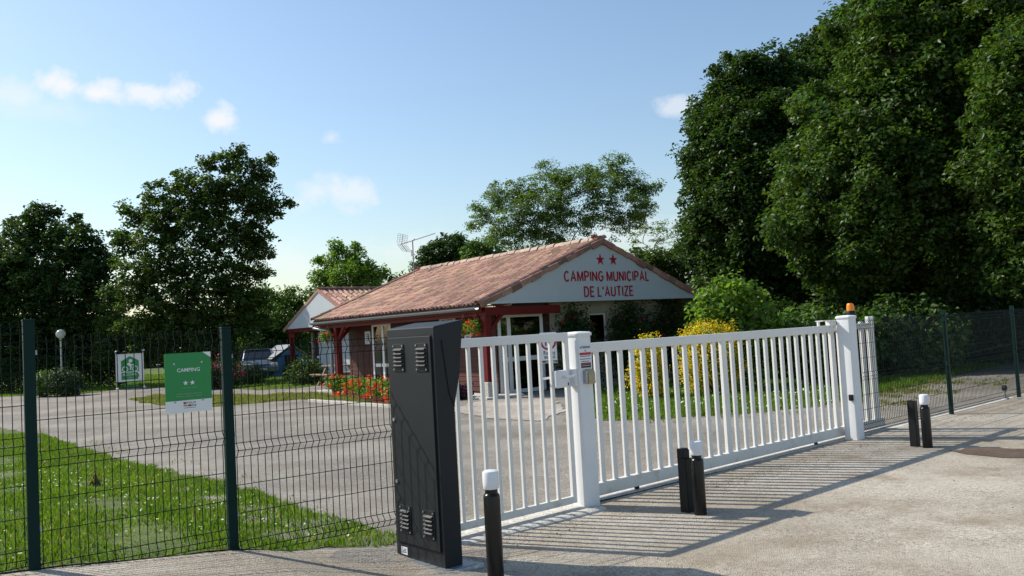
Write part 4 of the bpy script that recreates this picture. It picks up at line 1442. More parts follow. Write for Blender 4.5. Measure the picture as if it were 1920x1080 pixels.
# ------------------------------------------------------------------ trees
def build_trees():
    # tall maples on the right, behind the green fence
    mg = 'maples along the right hand side'
    tree('maple_tree', 'massive dark maple with dense foliage beside the reception gable', 'tree', at(1450, 650, 31)[:2],
         shell_lobes(1440, 350, 132, 200, 31, 2.6, 80, 24, 44) + px_lobes([(1400, 135, 30, 34), (1368, 105, 30.5, 12), (1440, 110, 30.5, 28), (1350, 175, 30, 26), (1318, 235, 30, 20), (1470, 160, 31, 50), (1340, 130, 30.5, 10), (1308, 300, 30.5, 16), (1340, 540, 31, 44), (1420, 560, 31, 60), (1500, 570, 32, 60), (1560, 480, 32, 70), (1298, 420, 30.5, 12)]),
         'leaf_dark', .16, 64, 54, .38, (.34, 2.6), 3, flat=.75, reach=.4, group=mg)
    tree('maple_tree', 'dark maple whose crown tops the slope between its two neighbours', 'tree', at(1600, 650, 34)[:2],
         shell_lobes(1585, 290, 110, 215, 34, 2.6, 64, 24, 42) + px_lobes([(1520, 95, 34, 34), (1560, 60, 34, 32), (1610, 45, 34, 34), (1650, 25, 34, 30), (1490, 115, 34, 22), (1580, 32, 34, 12), (1660, 100, 34, 50), (1690, 10, 34, 34), (1640, -30, 34, 40), (1640, 180, 34, 60)]),
         'leaf_dark', .19, 50, 46, .44, (.34, 2.8), 3, flat=.7, reach=.5, group=mg)
    tree('maple_tree', 'tall maple with lit green crown rising behind the orange beacon pillar', 'tree', at(1700, 655, 25.5)[:2],
         shell_lobes(1690, 350, 190, 195, 25, 3.2, 84, 24, 48, 4) + shell_lobes(1770, 120, 165, 230, 25.5, 3.2, 84, 26, 50, 5) + px_lobes([(1500, 365, 25, 34), (1470, 400, 25, 20), (1500, 440, 24.8, 30), (1530, 500, 24.5, 30), (1600, 200, 25.2, 56), (1560, 250, 25.2, 46), (1610, 140, 25.6, 40), (1575, 170, 25.8, 26)]),
         'leaf_maple', .15, 64, 54, .36, (.36, 3.0), 3, flat=.75, reach=.4, group=mg)
    tree('maple_tree', 'maple with shaded crown standing farthest along the green mesh fence', 'tree', at(1950, 650, 21.5)[:2],
         shell_lobes(1985, 250, 150, 300, 21.5, 2.2, 70, 32, 56, 6) + px_lobes([(1880, 440, 21, 42), (1850, 400, 21.2, 30), (1900, 500, 21.4, 40), (1960, 520, 21.5, 60), (1840, 320, 21.5, 28)]),
         'leaf_maple', .15, 64, 54, .36, (.32, 3.2), 3, flat=.75, reach=.4, group=mg)
    tree('maple_tree', 'shaded maple closing the gap behind the lit crown and the fence', 'tree', at(1850, 655, 31)[:2],
         shell_lobes(1850, 330, 150, 250, 31, 2.6, 50, 34, 56, 6),
         'leaf_dark', .18, 46, 46, .44, (.32, 3.0), 3, flat=.75, reach=.4, group=mg)
    # airy locust behind the roof
    tree('locust_tree', 'airy spreading locust tree with feathery leaves behind the tiled ridge', 'tree', at(1085, 640, 41)[:2],
         px_lobes([(905, 405, 41, 26), (940, 375, 41, 34), (975, 410, 40, 36), (935, 435, 40, 30), (985, 365, 41, 30), (1015, 385, 40, 38), (1030, 335, 41, 30), (1060, 345, 40, 32), (1050, 395, 40, 36), (1095, 330, 41, 30),
                   (1120, 355, 40, 34), (1150, 320, 41, 30), (1175, 345, 41, 32), (1210, 360, 41, 26), (1190, 385, 40, 30), (1130, 395, 40, 32), (1160, 420, 40, 26), (1020, 430, 40, 32), (962, 345, 41, 13), (1100, 415, 40, 26), (1205, 405, 41, 18), (880, 425, 41, 11), (1022, 312, 41, 12), (1165, 303, 41, 10), (1235, 345, 41, 10), (985, 450, 40, 26), (1050, 450, 40, 26)]),
         'leaf_locust', .125, 62, 52, .38, (.20, 3.6), 6, 'grey_bark', fork=at(1083, 470, 41), flat=.5, squash=(1.12, 1.12, .95), aspect=.42, reach=.8, thin=.8)
    tree('locust_tree', 'small thin locust tree between the gable peak and the dark maple', 'tree', at(1225, 640, 44)[:2],
         px_lobes([(1215, 430, 44, 22), (1250, 425, 44, 22), (1270, 445, 44, 18), (1230, 455, 44, 20), (1195, 450, 44, 16), (1275, 425, 44, 10)]),
         'leaf_locust', .11, 24, 46, .40, (.11, 3.0), 5, 'grey_bark', fork=at(1225, 490, 44), flat=.3, aspect=.42, reach=.8, thin=.7)
    tree('broadleaf_tree', 'dense dark green bushy tree close behind the right roof slope', 'tree', at(1240, 640, 36)[:2],
         px_lobes([(1215, 500, 37, 36), (1255, 490, 36, 38), (1290, 520, 36, 44), (1240, 540, 36, 50), (1300, 465, 37, 28), (1180, 482, 37, 20), (1210, 575, 36, 46), (1290, 575, 36, 46)]),
         'leaf_plane', .17, 52, 46, .40, (.18, 2.0), 3, flat=.8, reach=.6)
    tree('oak_tree', 'round dark green tree showing above the roof beside the aerial', 'tree', at(840, 650, 56)[:2],
         px_lobes([(812, 478, 56, 26), (845, 468, 56, 30), (858, 450, 57, 14), (800, 500, 56, 24), (835, 505, 56, 34), (870, 480, 57, 26), (786, 508, 56, 12), (750, 525, 56, 10)]),
         'leaf_dark', .21, 46, 46, .45, (.25, 3.0), 4, flat=.8, reach=.6)
    tree('lime_tree', 'yellowish green rounded tree showing above the long tiled ridge', 'tree', at(905, 650, 52)[:2],
         px_lobes([(893, 470, 52, 24), (918, 462, 52, 20), (905, 490, 52, 30), (940, 478, 52, 20)]),
         'leaf_bright', .19, 46, 46, .45, (.2, 2.8), 4, flat=.8, reach=.6)
    # left hand side
    tree('linden_tree', 'dark dense tree rising behind the clipped hedge and globe lamp', 'tree', at(100, 690, 44)[:2],
         px_lobes([(40, 450, 43, 36), (90, 425, 44, 40), (140, 455, 43, 40), (175, 490, 43, 36), (10, 500, 43, 50), (70, 500, 42.5, 54), (130, 530, 42.5, 58), (185, 550, 43, 40), (-40, 540, 43, 60), (30, 580, 43, 60), (100, 600, 43, 58), (170, 610, 43, 50), (-30, 480, 43, 36),
                   (75, 395, 44, 14), (18, 415, 44, 10), (140, 408, 44, 10), (55, 405, 44, 12), (105, 395, 44, 10), (195, 470, 43, 12), (20, 640, 43, 50), (100, 650, 43, 46), (180, 650, 43, 44), (-60, 620, 43, 60)]),
         'leaf_dark', .20, 48, 48, .42, (.28, 2.0), 4, flat=.7, reach=.6)
    tree('plane_tree', 'tall leaning tree with open crown and bare limbs above the lawn', 'tree', at(412, 690, 41)[:2],
         px_lobes([(390, 305, 41, 20), (430, 300, 41, 26), (475, 320, 41, 26), (500, 345, 41, 22), (515, 385, 41, 16), (440, 345, 40.5, 34), (395, 350, 40.5, 34), (350, 340, 41, 24), (345, 385, 40, 38), (300, 365, 40.5, 28), (255, 395, 40.5, 26),
                   (300, 425, 40, 42), (370, 420, 40, 40), (480, 395, 40.5, 22), (495, 445, 40.5, 20), (455, 470, 40, 26), (240, 455, 40.5, 28), (290, 480, 39.5, 46), (360, 490, 39.5, 48), (430, 515, 40, 42), (480, 505, 40.5, 22), (250, 520, 39.5, 40), (310, 550, 39.5, 46), (380, 560, 39.5, 48), (440, 565, 40, 38),
                   (260, 590, 39.5, 42), (320, 610, 39.5, 42), (390, 620, 39.5, 40), (222, 440, 41, 12), (540, 380, 41, 6), (448, 280, 41, 7), (508, 298, 41, 8), (465, 425, 40.5, 16), (440, 625, 40, 40), (270, 645, 40, 36), (340, 655, 40, 36), (410, 660, 40, 36), (235, 630, 40.5, 36), (470, 560, 41, 30), (505, 400, 40.5, 20), (470, 370, 40.5, 30), (490, 475, 40.5, 22), (425, 440, 40, 40), (400, 385, 40.5, 36), (455, 430, 40.5, 26), (470, 590, 41, 36), (215, 560, 41, 30), (220, 610, 41, 34), (210, 660, 41, 34)]),
         'leaf_plane', .19, 40, 44, .40, (.24, 3.0), 4, 'grey_bark', fork=at(428, 560, 41), flat=.65, reach=.65, thin=.8)
    tree('broadleaf_tree', 'light green upright tree rising behind the white annex gable', 'tree', at(660, 660, 52)[:2],
         px_lobes([(615, 500, 52, 20), (640, 478, 52, 22), (670, 490, 52, 26), (700, 510, 52, 22), (610, 525, 52, 26), (650, 520, 51, 34), (690, 528, 51, 28), (630, 460, 52, 9), (665, 466, 52, 8), (720, 515, 52, 9), (598, 486, 52, 7), (738, 525, 52, 7), (650, 560, 52, 40)]),
         'leaf_fresh', .18, 50, 44, .38, (.2, 2.5), 4, flat=.8, reach=.6)
    tree('broadleaf_tree', 'broad green thicket tree left of the white annex gable', 'tree', at(530, 670, 48)[:2],
         px_lobes([(500, 570, 48, 32), (545, 562, 49, 28), (575, 570, 49, 24), (515, 610, 47, 40), (560, 620, 47, 40), (475, 600, 47, 34), (470, 645, 46, 36), (590, 552, 50, 14), (530, 650, 47, 36)]),
         'leaf_bright', .18, 55, 44, .40, (.18, 1.6), 3, flat=.8, reach=.6)
    # far wood closing the view behind everything
    n = 11000
    X = rng.uniform(-85, 95, n)
    zz = rng.random(n) ** .8 * (4.3 + 1.1 * np.sin(X * .35) + .7 * np.sin(X * .9 + 1))
    P = np.c_[X, 82 + rng.random(n) * 5, zz]
    v, f = leaves(P, np.tile([[0, -.5, .2]], (n, 1)), 14, .55, .42)
    o = link('woodland', np_mesh('woodland', v, f, 'leaf_dark'))
    tag(o, 'far dark belt of woodland closing the view', 'woodland', kind='stuff')
build_trees()

# shade belt of shrubs behind the right fence
def build_right_understorey():
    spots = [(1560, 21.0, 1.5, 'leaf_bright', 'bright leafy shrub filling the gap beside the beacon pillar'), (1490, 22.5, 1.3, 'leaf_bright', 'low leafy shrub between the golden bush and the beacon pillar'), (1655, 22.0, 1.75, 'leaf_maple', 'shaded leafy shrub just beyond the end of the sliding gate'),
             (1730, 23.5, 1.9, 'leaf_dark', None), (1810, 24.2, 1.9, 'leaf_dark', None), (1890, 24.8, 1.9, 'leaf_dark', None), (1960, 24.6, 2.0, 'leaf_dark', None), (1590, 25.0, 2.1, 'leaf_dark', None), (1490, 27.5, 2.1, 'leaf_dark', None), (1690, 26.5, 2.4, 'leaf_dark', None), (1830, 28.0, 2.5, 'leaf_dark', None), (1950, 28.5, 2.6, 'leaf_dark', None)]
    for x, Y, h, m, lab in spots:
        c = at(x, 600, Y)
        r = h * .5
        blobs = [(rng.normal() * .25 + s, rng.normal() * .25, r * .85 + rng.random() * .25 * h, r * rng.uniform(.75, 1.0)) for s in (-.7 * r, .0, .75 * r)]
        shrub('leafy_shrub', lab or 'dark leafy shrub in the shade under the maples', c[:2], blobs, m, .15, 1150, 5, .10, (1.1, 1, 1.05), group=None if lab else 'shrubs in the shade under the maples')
build_right_understorey()

# shrubs and flowers
def build_shrubs():
    p = at(1383, 640, 20.5)
    shrub('leafy_shrub', 'big bright green leafy shrub at the right end of the gable', p[:2],
          [(0, 0, 1.0, .85), (-.45, .1, 1.75, .62), (.40, .1, 1.70, .62), (-.15, -.1, 2.25, .48), (.75, .05, 1.0, .6), (-.78, 0, 1.0, .5), (.3, 0, 2.15, .42), (-.55, 0, 2.2, .32)], 'leaf_fresh', .15, 380, 5, .10, cat='shrub')
    def golden(label, px, py, blobs):
        q = ground_at(px, py)
        t = shrub('golden_bush', label, q[:2], blobs, 'leaf_golden', .055, 1500, 5, .04, group='golden bushes on the lawn')
        # green inner leaves
        parts = []
        for (x, y, z, r) in blobs:
            P, D = lobe_points((x, y, z), r * .86, int(700 * r * r), (1, 1, 1), .6, .1)
            parts.append(leaves(P, D, 5, .05, .06))
        v, f = join_np(parts)
        link('inner_foliage', np_mesh('inner_foliage', v, f, 'leaf_geranium'), t)
    golden('narrow upright golden leaved bush on the lawn near the keypad pillar', 1222, 748, [(0, 0, .35, .40), (0, .05, .75, .42), (.03, 0, 1.10, .36), (-.12, .1, .55, .38)])
    golden('domed golden leaved bush on the lawn in front of the green shrub', 1340, 738, [(0, 0, .85, .72), (-.35, .05, 1.15, .45), (.3, .05, 1.15, .45), (0, 0, 1.28, .42), (-.3, 0, .5, .5), (.3, 0, .5, .5)])
    # clipped hedge beyond the drive
    def hedge(label, x0, x1, y0, y1, Y0, Y1, ht):
        a, b = at(x0, y0, Y0), at(x1, y1, Y1)
        a, b = a[:2], b[:2]
        t = thing('hedge', label, 'hedge', (a[0], a[1], 0), math.atan2(*(b - a)[::-1]), 'clipped hedges')
        L = float(np.linalg.norm(b - a))
        n = int(L * 1500)
        P = np.c_[rng.random(n) * L, rng.random(n) * 1.0, rng.random(n) ** .7 * ht]
        face = rng.random(n)
        P[face < .45, 1] = rng.random((face < .45).sum()) * .14
        P[face > .72, 2] = ht - rng.random((face > .72).sum()) * .12 + rng.normal(size=(face > .72).sum()) * .03
        D = np.zeros((n, 3)); D[face < .45, 1] = -1; D[face > .72, 2] = 1
        v, f = leaves(P, D, 3, .05, .11)
        link('foliage', np_mesh('foliage', v, f, 'leaf_hedge'), t)
        mb = MB()
        for x in np.arange(.2, L, .45):
            limb(mb, (x, .5, -.05), (x + rng.normal() * .1, .5, ht * .85), .03, .01, 5, .05, 3)
        mb.build('stems', 'bark', t)
    hedge('long clipped hedge behind the globe lamp across the drive', -160, 235, 742, 728, 40, 43, 1.62)
    hedge('clipped hedge behind the parked silver car', 380, 560, 725, 715, 50, 52, 1.9)
    def ball(label, px, py, w, h, m, leaf=.06, n=1500, fl=None, pos=None):
        q = ground_at(px, py) if pos is None else pos
        t = shrub('round_shrub', label, q[:2], [(0, 0, h * .5, h * .52), (-w * .28, 0, h * .45, h * .44), (w * .28, 0, h * .45, h * .44)], m, leaf, n, 4, .05)
        if fl:
            P, D = lobe_points((0, -.1, h * .5), h * .55, 40, (1.3, 1, 1), .15, .1)
            blossoms(t, P, .10, fl, 6)
        return t
    ball('small clipped round shrub beside the annex doorway', 557, 714, 1.0, .95, 'leaf_hedge')
    ball('leafy shrub in front of the parked silver car', 470, 722, 1.1, 1.0, 'leaf_hedge')
    ball('shrub covered with pink blossom behind the green camping plate', 415, 728, 1.5, 1.25, 'leaf_hedge', .07, 1200, 'petal_pink')
    ball('pink flowering shrub left of the blossoming one behind the camping plate', 385, 731, 1.1, 1.1, 'leaf_hedge', .07, 1200, 'petal_pink')
    ball('small bright leaved laurel beside the foot of the globe lamp', 84, 744, .8, 1.15, 'leaf_bright', .10, 700)
    ball('dark squat shrub at the foot of the globe lamp', 122, 743, 1.1, 1.2, 'leaf_hedge', .07)
    # purple plant by the corner post
    q = hp(-.45, .75)
    shrub('purple_plant', 'dark purple leaved plant on the gravel beside the corner post', q[:2], [(0, 0, .16, .26), (.2, .1, .14, .22), (-.2, -.05, .13, .22)], 'leaf_purple', .11, 900, 4, .05, cat='plant')
    q = ground_at(600, 716)
    shrub('leafy_shrub', 'dark green bushy plant against the white annex wall', (-8.4, 33.6), [(0, 0, .55, .6), (.4, .1, .45, .5), (-.35, 0, .4, .45)], 'leaf_plane', .12, 500, 4, .07)
    # climbing roses on the gable wall
    def rose(label, x0, cols, n):
        t = thing('climbing_rose', label, 'climbing rose', hp(x0, .42), HA, 'climbing roses on the gable wall')
        P = []
        for (cx, cz, rx, rz) in cols:
            k = int(n * rx * rz)
            P.append(np.c_[rng.normal(size=k) * rx + cx, -.06 - np.abs(rng.normal(size=k)) * .10, np.clip(rng.normal(size=k) * rz + cz, .05, 2.36)])
        P = np.concatenate(P)
        v, f = leaves(P, np.tile([[0, -.6, 0]], (len(P), 1)), 4, .06, .085)
        link('foliage', np_mesh('foliage', v, f, 'leaf_dark'), t)
        mb = MB()
        for (cx, cz, rx, rz) in cols:
            limb(mb, (rng.normal() * .1, 0, -.03), (cx, -.03, min(2.3, cz + rz)), .016, .006, 5, .05, 5)
        mb.build('stems', 'bark', t)
        i = rng.integers(0, len(P), 16)
        blossoms(t, P[i] + [0, -.10, 0], .07, 'petal_rose', 9)
    rose('climbing rose between the glass door and the dark gable window', 3.3, [(0, 1.5, .30, .35), (.1, 2.0, .12, .2), (-.35, 1.6, .12, .25), (.45, 1.35, .18, .3), (0, .8, .35, .4), (.5, .7, .25, .35)], 2600)
    rose('climbing rose just right of the dark gable window', 5.6, [(0, 1.5, .22, .35), (.1, 2.05, .12, .2), (-.5, 1.75, .14, .25), (.3, 1.3, .25, .35), (0, .8, .45, .4), (-.35, 1.0, .3, .4), (.75, 1.3, .2, .45)], 2600)
    rose('climbing rose at the right end of the cream gable wall', 7.0, [(0, 1.4, .28, .35), (.45, 1.9, .3, .35), (.1, .8, .4, .4), (.7, 1.3, .35, .5)], 2600)
    # geraniums
    def geranium(label, px, py, w, h, pot, group):
        q = ground_at(px, py)
        t = thing('geranium_planter', label, 'flower planter', q, HA, group)
        if pot == 'trough':
            MB().prism([(-.13, 0), (.13, 0), (.16, .2), (-.16, .2)], 'y', -w * .5, w * .5).build('trough', 'pot_clay', t, .008)
        else:
            MB().lathe([(.13, 0), (.17, .2), (.19, .2), (.19, .24)], 16).build('pot', 'pot_clay', t, smooth=True)
        n = int(700 * w)
        P = np.c_[rng.normal(size=n) * .14, rng.uniform(-.5, .5, n) * w * 1.08, .2 + rng.random(n) * h]
        v, f = leaves(P, np.zeros((n, 3)), 3, .04, .075)
        link('foliage', np_mesh('foliage', v, f, 'leaf_geranium'), t)
        m = int(34 * w)
        P = np.c_[rng.normal(size=m) * .20 - .05, rng.uniform(-.52, .52, m) * w * 1.1, .06 + rng.random(m) * (h + .22)]
        blossoms(t, P, .062, 'petal_red', 12)
    geranium('clay pot of red geraniums beside the foot of the veranda post', 632, 741, .55, .34, 'pot', None)
    gr = 'red geranium troughs along the terrace'
    for px, py in ((667, 744), (694, 750), (722, 756)):
        geranium('clay trough of red geraniums along the edge of the terrace', px, py, .95, .34, 'trough', gr)
    geranium('trough of red geraniums hidden partly by the grey cabinet', 760, 764, .9, .3, 'trough', None)
    kb = MB().box(-.06, .06, -.2, 4.6, -.05, .07)
    q = ground_at(735, 764)
    o = kb.build('kerb', 'concrete', None, .01, loc=(q[0], q[1], 0), rot=(0, 0, HA))
    o['kind'] = 'structure'
    def basket(label, pos, red, hang):
        t = thing('hanging_basket', label, 'hanging basket', pos)
        MB().lathe([(.03, -.16), (.10, -.12), (.14, -.02), (.145, 0)], 14).build('pot', 'pot_clay', t, smooth=True)
        mb = MB()
        for a in (0, 2.1, 4.2):
            mb.tube([(.14 * math.cos(a), .14 * math.sin(a), 0), (0, 0, hang)], .004, 4)
        mb.build('chains', 'galvanised', t)
        n = 260
        P, D = lobe_points((0, 0, .05), .22, n, (1, 1, .8), .6)
        v, f = leaves(P, D, 3, .04, .07)
        link('foliage', np_mesh('foliage', v, f, 'leaf_geranium'), t)
        P, D = lobe_points((0, 0, .02), .26, red, (1, 1, .9), .2)
        blossoms(t, P, .055, 'petal_red', 12)
    p = hp(-.02, .95, 1.80); basket('hanging basket of red geraniums under the eave by the corner post', p, 16, .42)
    p = hp(.0, .40, 1.80); basket('small basket of red blossom hung against the corner post', p, 22, .40)
    p = hp(-.05, 8.85, 1.82); basket('hanging basket of red geraniums at the far veranda post', p, 12, .40)
build_shrubs()
_q = ground_at(176, 912)
shrub('dock_weed', 'rust tinted dock weed standing alone in the near lawn', _q[:2], [(0, 0, .07, .05), (.02, 0, .13, .035)], 'leaf_rust', .035, 6000, 3, .025, cat='weed')

# ------------------------------------------------------------------ things beyond the drive
def build_far_things():
    b = ground_at(117, 738)
    t = thing('globe_lamp', 'slim grey lamp post with white globe beside the clipped hedge', 'street lamp', b)
    MB().tube([(0, 0, -.1), (0, 0, 2.45)], .04, 10).build('pole', 'galvanised', t, smooth=True)
    MB().lathe([(.06, 2.42), (.07, 2.46), (.05, 2.5)], 14).build('collar', 'galvanised', t)
    n = 10
    MB().lathe([(max(.02, .205 * math.sin(math.pi * k / n)), 2.68 - .205 * math.cos(math.pi * k / n)) for k in range(n + 1)], 24).build('globe', 'globe', t, smooth=True)
    u = ground_at(143, 741)
    e = thing('utility_box', 'small grey utility box near the foot of the globe lamp', 'utility box', u, R(10))
    bx('body', 'zinc', e, -.14, .14, -.1, .1, -.05, .95, .01)
    bx('door', 'zinc', e, -.12, .12, -.112, -.1005, .08, .88, .004)
    bx('lid', 'zinc', e, -.16, .16, -.12, .12, .95, .98, .005)
    # silver hatchback behind the shrubs
    c = at(484, 700, 44)
    car = thing('parked_car', 'silver hatchback parked behind the shrubs by the annex', 'car', (c[0], c[1], 0), R(-68))
    prof = [(-2.0, .34), (2.0, .30), (2.05, .55), (1.95, .74), (1.05, .92), (-1.75, .98), (-2.02, .90), (-2.05, .5)]
    body = MB().prism([(a, z) for a, z in prof], 'y', -.84, .84).build('body', 'car_paint', car, .07)
    cab = MB()
    lo = [(1.05, .92), (-1.9, .96)]
    vs = []
    for s in (-1, 1):
        vs += [(1.08, s * .80, .91), (.30, s * .62, 1.43), (-1.35, s * .62, 1.45), (-1.88, s * .78, .95)]
    cab.add(vs, [(0, 1, 2, 3), (7, 6, 5, 4), (0, 4, 5, 1), (1, 5, 6, 2), (2, 6, 7, 3), (3, 7, 4, 0)])
    gh = cab.build('windows', 'car_glass', car, .03)
    rf = MB(); rf.box(-1.38, .34, -.63, .63, 1.435, 1.475); rf.build('roof', 'car_paint', car, .02)
    for s in (-1, 1):
        for a, b2 in (((1.09, .80, .91), (.30, .625, 1.45)), ((-.45, .80, .93), (-.45, .63, 1.45)), ((-1.88, .79, .95), (-1.36, .625, 1.46))):
            MB().tube([(a[0], s * a[1], a[2]), (b2[0], s * b2[1], b2[2])], .045, 6).build('window_pillar', 'car_paint', car)
    for x in (-1.28, 1.28):
        for s in (-1, 1):
            w = MB().tube([(x, s * .66, .31), (x, s * .86, .31)], .31, 20).build('wheel', 'rubber', car, .02)
            MB().tube([(x, s * .80, .31), (x, s * .872, .31)], .20, 14).build('rim', 'galvanised', w)
    for s in (-1, 1):
        bx('headlight', 'frame_white', car, 1.90, 2.03, s * .62 - .16, s * .62 + .16, .62, .76, .03)
        bx('tail_light', 'sign_red', car, -2.06, -1.98, s * .70 - .09, s * .70 + .09, .62, .92, .02)
        bx('mirror', 'car_paint', car, .72, .86, s * .93 - .09, s * .93 + .09, .92, 1.04, .02)
    bx('number_plate', 'frame_white', car, 2.03, 2.062, -.26, .26, .42, .53)
    # blue tent with pale fly
    c = at(536, 700, 44)
    t = thing('tent', 'blue camping tent with pale flysheet beyond the round shrub', 'tent', (c[0], c[1], 0), R(35))
    MB().prism([(-1.0, 0), (1.0, 0), (.75, .9), (0, 1.55), (-.75, .9)], 'y', -.9, 1.2).build('canopy', 'tent_blue', t, .03)
    MB().add([(-1.05, -.95, .95), (0, -1.0, 1.64), (1.05, -.95, .95), (1.05, 1.25, .95), (0, 1.3, 1.62), (-1.05, 1.25, .95), (-1.05, -.95, .93), (0, -1.0, 1.61), (1.05, -.95, .93), (1.05, 1.25, .93), (0, 1.3, 1.59), (-1.05, 1.25, .93)],
             [(0, 1, 4, 5), (1, 2, 3, 4), (11, 10, 7, 6), (10, 9, 8, 7), (0, 6, 7, 1), (1, 7, 8, 2)]).build('flysheet', 'tarp_white', t)
    bx('door_panel', 'cabinet_gap', t, -.35, .35, -.93, -.905, .02, 1.1)
    # picnic table beyond the veranda
    c = at(634, 690, 32.5)
    tb = thing('picnic_table', 'wooden picnic table with slanted legs behind the far veranda post', 'table', (c[0], c[1], 0), HA + R(90))
    for i in range(4):
        bx('plank', 'bare_wood', tb, -.75, .75, -.36 + i * .18, -.36 + i * .18 + .165, .72, .76, .004)
    for s_ in (-1, 1):
        bx('bench', 'bare_wood', tb, -.75, .75, s_ * .72 - .12, s_ * .72 + .12, .42, .46, .004)
        bx('cross_bar', 'bare_wood', tb, s_ * .55 - .03, s_ * .55 + .03, -.82, .82, .36, .42)
        for q in (-1, 1):
            MB().obox((s_ * .48, q * .42, .36), (1, 0, 0), (0, q * .5, -.866), (0, .866, q * .5), .06, .84, .09).build('leg', 'bare_wood', tb)
build_far_things()

# ------------------------------------------------------------------ grass
def poly_inside(poly, pts):
    ins = np.zeros(len(pts), bool)
    P = [np.asarray(p)[:2] for p in poly]
    for a, b in zip(P, P[1:] + P[:1]):
        c = (a[1] > pts[:, 1]) != (b[1] > pts[:, 1])
        with np.errstate(divide='ignore', invalid='ignore'):
            xi = (b[0] - a[0]) * (pts[:, 1] - a[1]) / (b[1] - a[1]) + a[0]
        ins ^= c & (pts[:, 0] < xi)
    return ins

def grass(name, label, poly, n, h, m, xlim=None, w=.006, lean=.5, patchy=None):
    P = np.array([np.asarray(p)[:2] for p in poly])
    lo, hi = P.min(0), P.max(0)
    if xlim:
        lo, hi = np.maximum(lo, [xlim[0], xlim[2]]), np.minimum(hi, [xlim[1], xlim[3]])
    q = rng.random((n * 3, 2)) * (hi - lo) + lo
    q = q[poly_inside(poly, q)]
    # patchy sward
    nz = np.sin(q[:, 0] * 2.1 + 1) * np.sin(q[:, 1] * 1.7) + np.sin(q[:, 0] * 5.3 + q[:, 1] * 3.1) * .6 + np.sin(q[:, 0] * 11 - q[:, 1] * 9) * .4
    q = q[rng.random(len(q)) < (.72 + nz * .2 if patchy is None else (nz + rng.normal(size=len(q)) * .35 > patchy))][:n]
    nz = np.sin(q[:, 0] * 2.1 + 1) * np.sin(q[:, 1] * 1.7) + np.sin(q[:, 0] * 5.3 + q[:, 1] * 3.1) * .6
    k = len(q)
    z = terrain(q[:, 0], q[:, 1]) + .004
    hh = h * rng.uniform(.45, 1.25, k) * (1 + .25 * nz)
    a = rng.uniform(0, 6.283, k)
    d = np.c_[np.cos(a), np.sin(a)]
    ln_ = hh * lean * rng.random(k)
    b2 = rng.uniform(0, 6.283, k)
    L = np.c_[np.cos(b2), np.sin(b2)] * ln_[:, None]
    base = np.c_[q, z]
    W = np.c_[d * w * rng.uniform(.7, 1.4, (k, 1)), np.zeros(k)]
    mid = base + np.c_[L * .35, hh * .6]
    tip = base + np.c_[L, hh]
    v = np.stack([base - W, base + W, mid - W * .8, mid + W * .8, tip], 1).reshape(-1, 3)
    i = np.arange(k)[:, None] * 5
    t = np.concatenate([i + np.array([[0, 1, 3]]), i + np.array([[0, 3, 2]]), i + np.array([[2, 3, 4]])], 1).reshape(-1, 3)
    o = link(name, np_mesh(name, v, t, m))
    tag(o, label, 'grass', kind='stuff')
    return o

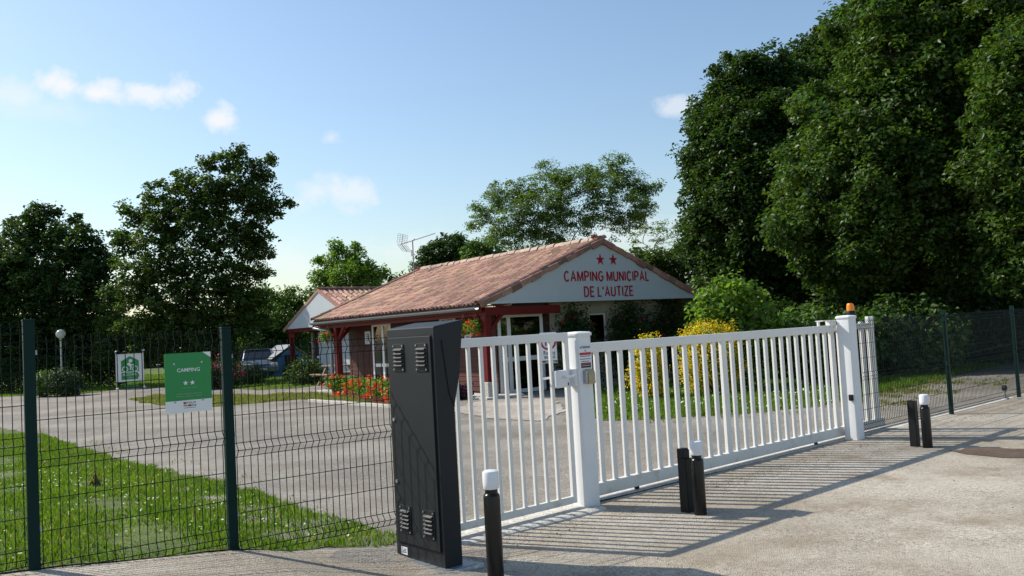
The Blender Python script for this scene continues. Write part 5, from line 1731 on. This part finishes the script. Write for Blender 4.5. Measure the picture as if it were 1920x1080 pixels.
def build_grass():
    grass('grass', 'short sunlit grass of the lawn behind the near mesh fence', lawn1_edge, 190000, .050, 'grass_blade', (-16, 1, 3.5, 19), .0042, .8, -.85)
    grass('dry_grass', 'straw coloured dry blades scattered in patches over the near lawn', lawn1_edge, 11000, .055, 'grass_straw', (-16, 1, 3.5, 19), .0036, .9, .35)
    grass('grass', 'thin grass strip between the drive and the terrace flowers', lawn2_edge, 26000, .07, 'grass_dry', None, .010)
    grass('grass', 'mown grass beyond the drive round the hedges and shrubs', lawn3_edge, 40000, .08, 'grass_blade', (-30, -6, 30, 60), .014)
    grass('grass', 'patchy grass between the white gate and the gable wall', lawn4_edge, 60000, .085, 'grass_blade', None, .008)
    # weeds straggling over the verges
    strag = [np.array(p) for p in (ground_at(1055, 792)[:2], ground_at(1260, 796)[:2], ground_at(1500, 776)[:2], ground_at(1640, 752)[:2], ground_at(1745, 735)[:2], ground_at(1745, 716)[:2], ground_at(1500, 760)[:2], ground_at(1250, 780)[:2], ground_at(1090, 772)[:2])]
    grass('weeds', 'sparse dry weeds along the gravelly edge inside the gate', strag, 4500, .06, 'grass_dry', None, .007, .7, .2)
    s2 = [ground_at(*p)[:2] for p in ((1640, 775), (1760, 745), (1890, 720), (1890, 705), (1750, 715), (1640, 740))]
    grass('weeds', 'thin weeds on the gravel behind the right hand mesh fence', s2, 5000, .06, 'grass_dry', None, .008, .7, .3)
    s3 = [ground_at(*p)[:2] for p in ((60, 812), (160, 838), (330, 882), (540, 940), (640, 970), (740, 1000), (740, 975), (640, 938), (540, 908), (430, 882), (330, 858), (200, 832), (80, 800))]
    grass('weeds', 'low straggling weeds where the near lawn meets the drive', s3, 4200, .04, 'grass_dry', None, .005, .8, .0)
    # daisies
    P = np.array([np.asarray(p)[:2] for p in lawn1_edge])
    q = rng.random((2600, 2)) * (np.array([1, 13]) - np.array([-8, 4.5])) + np.array([-8, 4.5])
    q = q[poly_inside(lawn1_edge, q)]
    cl = np.sin(q[:, 0] * 1.9 + 2) * np.sin(q[:, 1] * 2.3 + 1)
    q = q[(cl > .05) | (rng.random(len(q)) < .25)][:430]
    z = terrain(q[:, 0], q[:, 1]) + .065 + rng.random(len(q)) * .03
    C = np.c_[q, z]
    v, f = leaves(C, np.zeros((len(C), 3)), 3, .004, .019, up=1.2, aspect=.9, fold=.05)
    o = link('daisies', np_mesh('daisies', v, f, 'petal_white'))
    tag(o, 'white daisies scattered through the near lawn', 'daisies', kind='stuff')
    q = np.array([ground_at(x, y)[:2] for x, y in zip(rng.uniform(1130, 1600, 260), rng.uniform(722, 775, 260))])
    C = np.c_[q, terrain(q[:, 0], q[:, 1]) + .08 + rng.random(len(q)) * .03]
    v, f = leaves(C, np.zeros((len(C), 3)), 3, .008, .035, up=1.2, aspect=.9, fold=.05)
    o = link('daisies', np_mesh('daisies', v, f, 'petal_white'))
    tag(o, 'white daisies on the lawn behind the sliding gate', 'daisies', kind='stuff')
build_grass()


# ------------------------------------------------------------------ loose grit
def build_grit():
    n = 5200
    t = np.r_[rng.uniform(-3, 12, n // 2), rng.uniform(-6, 12, n - n // 2)]
    d = np.r_[-.28 - np.abs(rng.normal(size=n // 2)) * .22, -rng.uniform(.2, 6.5, n - n // 2)]
    p = G0[:2] + G[:2] * t[:, None] + GN[:2] * d[:, None]
    z = terrain(p[:, 0], p[:, 1]) + .008
    r = rng.uniform(.0025, .0075, n) * (1 + (rng.random(n) > .97) * .8)
    o6 = np.array([[1, 0, 0], [-.5, .87, 0], [-.5, -.87, 0], [.1, .1, .9]])
    a = rng.uniform(0, 6.28, n)
    ca, sa = np.cos(a), np.sin(a)
    v = np.stack([np.stack([p[:, 0] + r * (q[0] * ca - q[1] * sa), p[:, 1] + r * (q[0] * sa + q[1] * ca) * .8, z + r * q[2]], 1) for q in o6], 1)
    i = np.arange(n)[:, None] * 4
    f = np.concatenate([i + np.array([[0, 1, 3]]), i + np.array([[1, 2, 3]]), i + np.array([[2, 0, 3]])], 1)
    o = link('loose_gravel', np_mesh('loose_gravel', v.reshape(-1, 3), f.reshape(-1, 3), 'grit'))
    tag(o, 'loose grit scattered over the forecourt and along the gate track', 'gravel', kind='stuff')
build_grit()
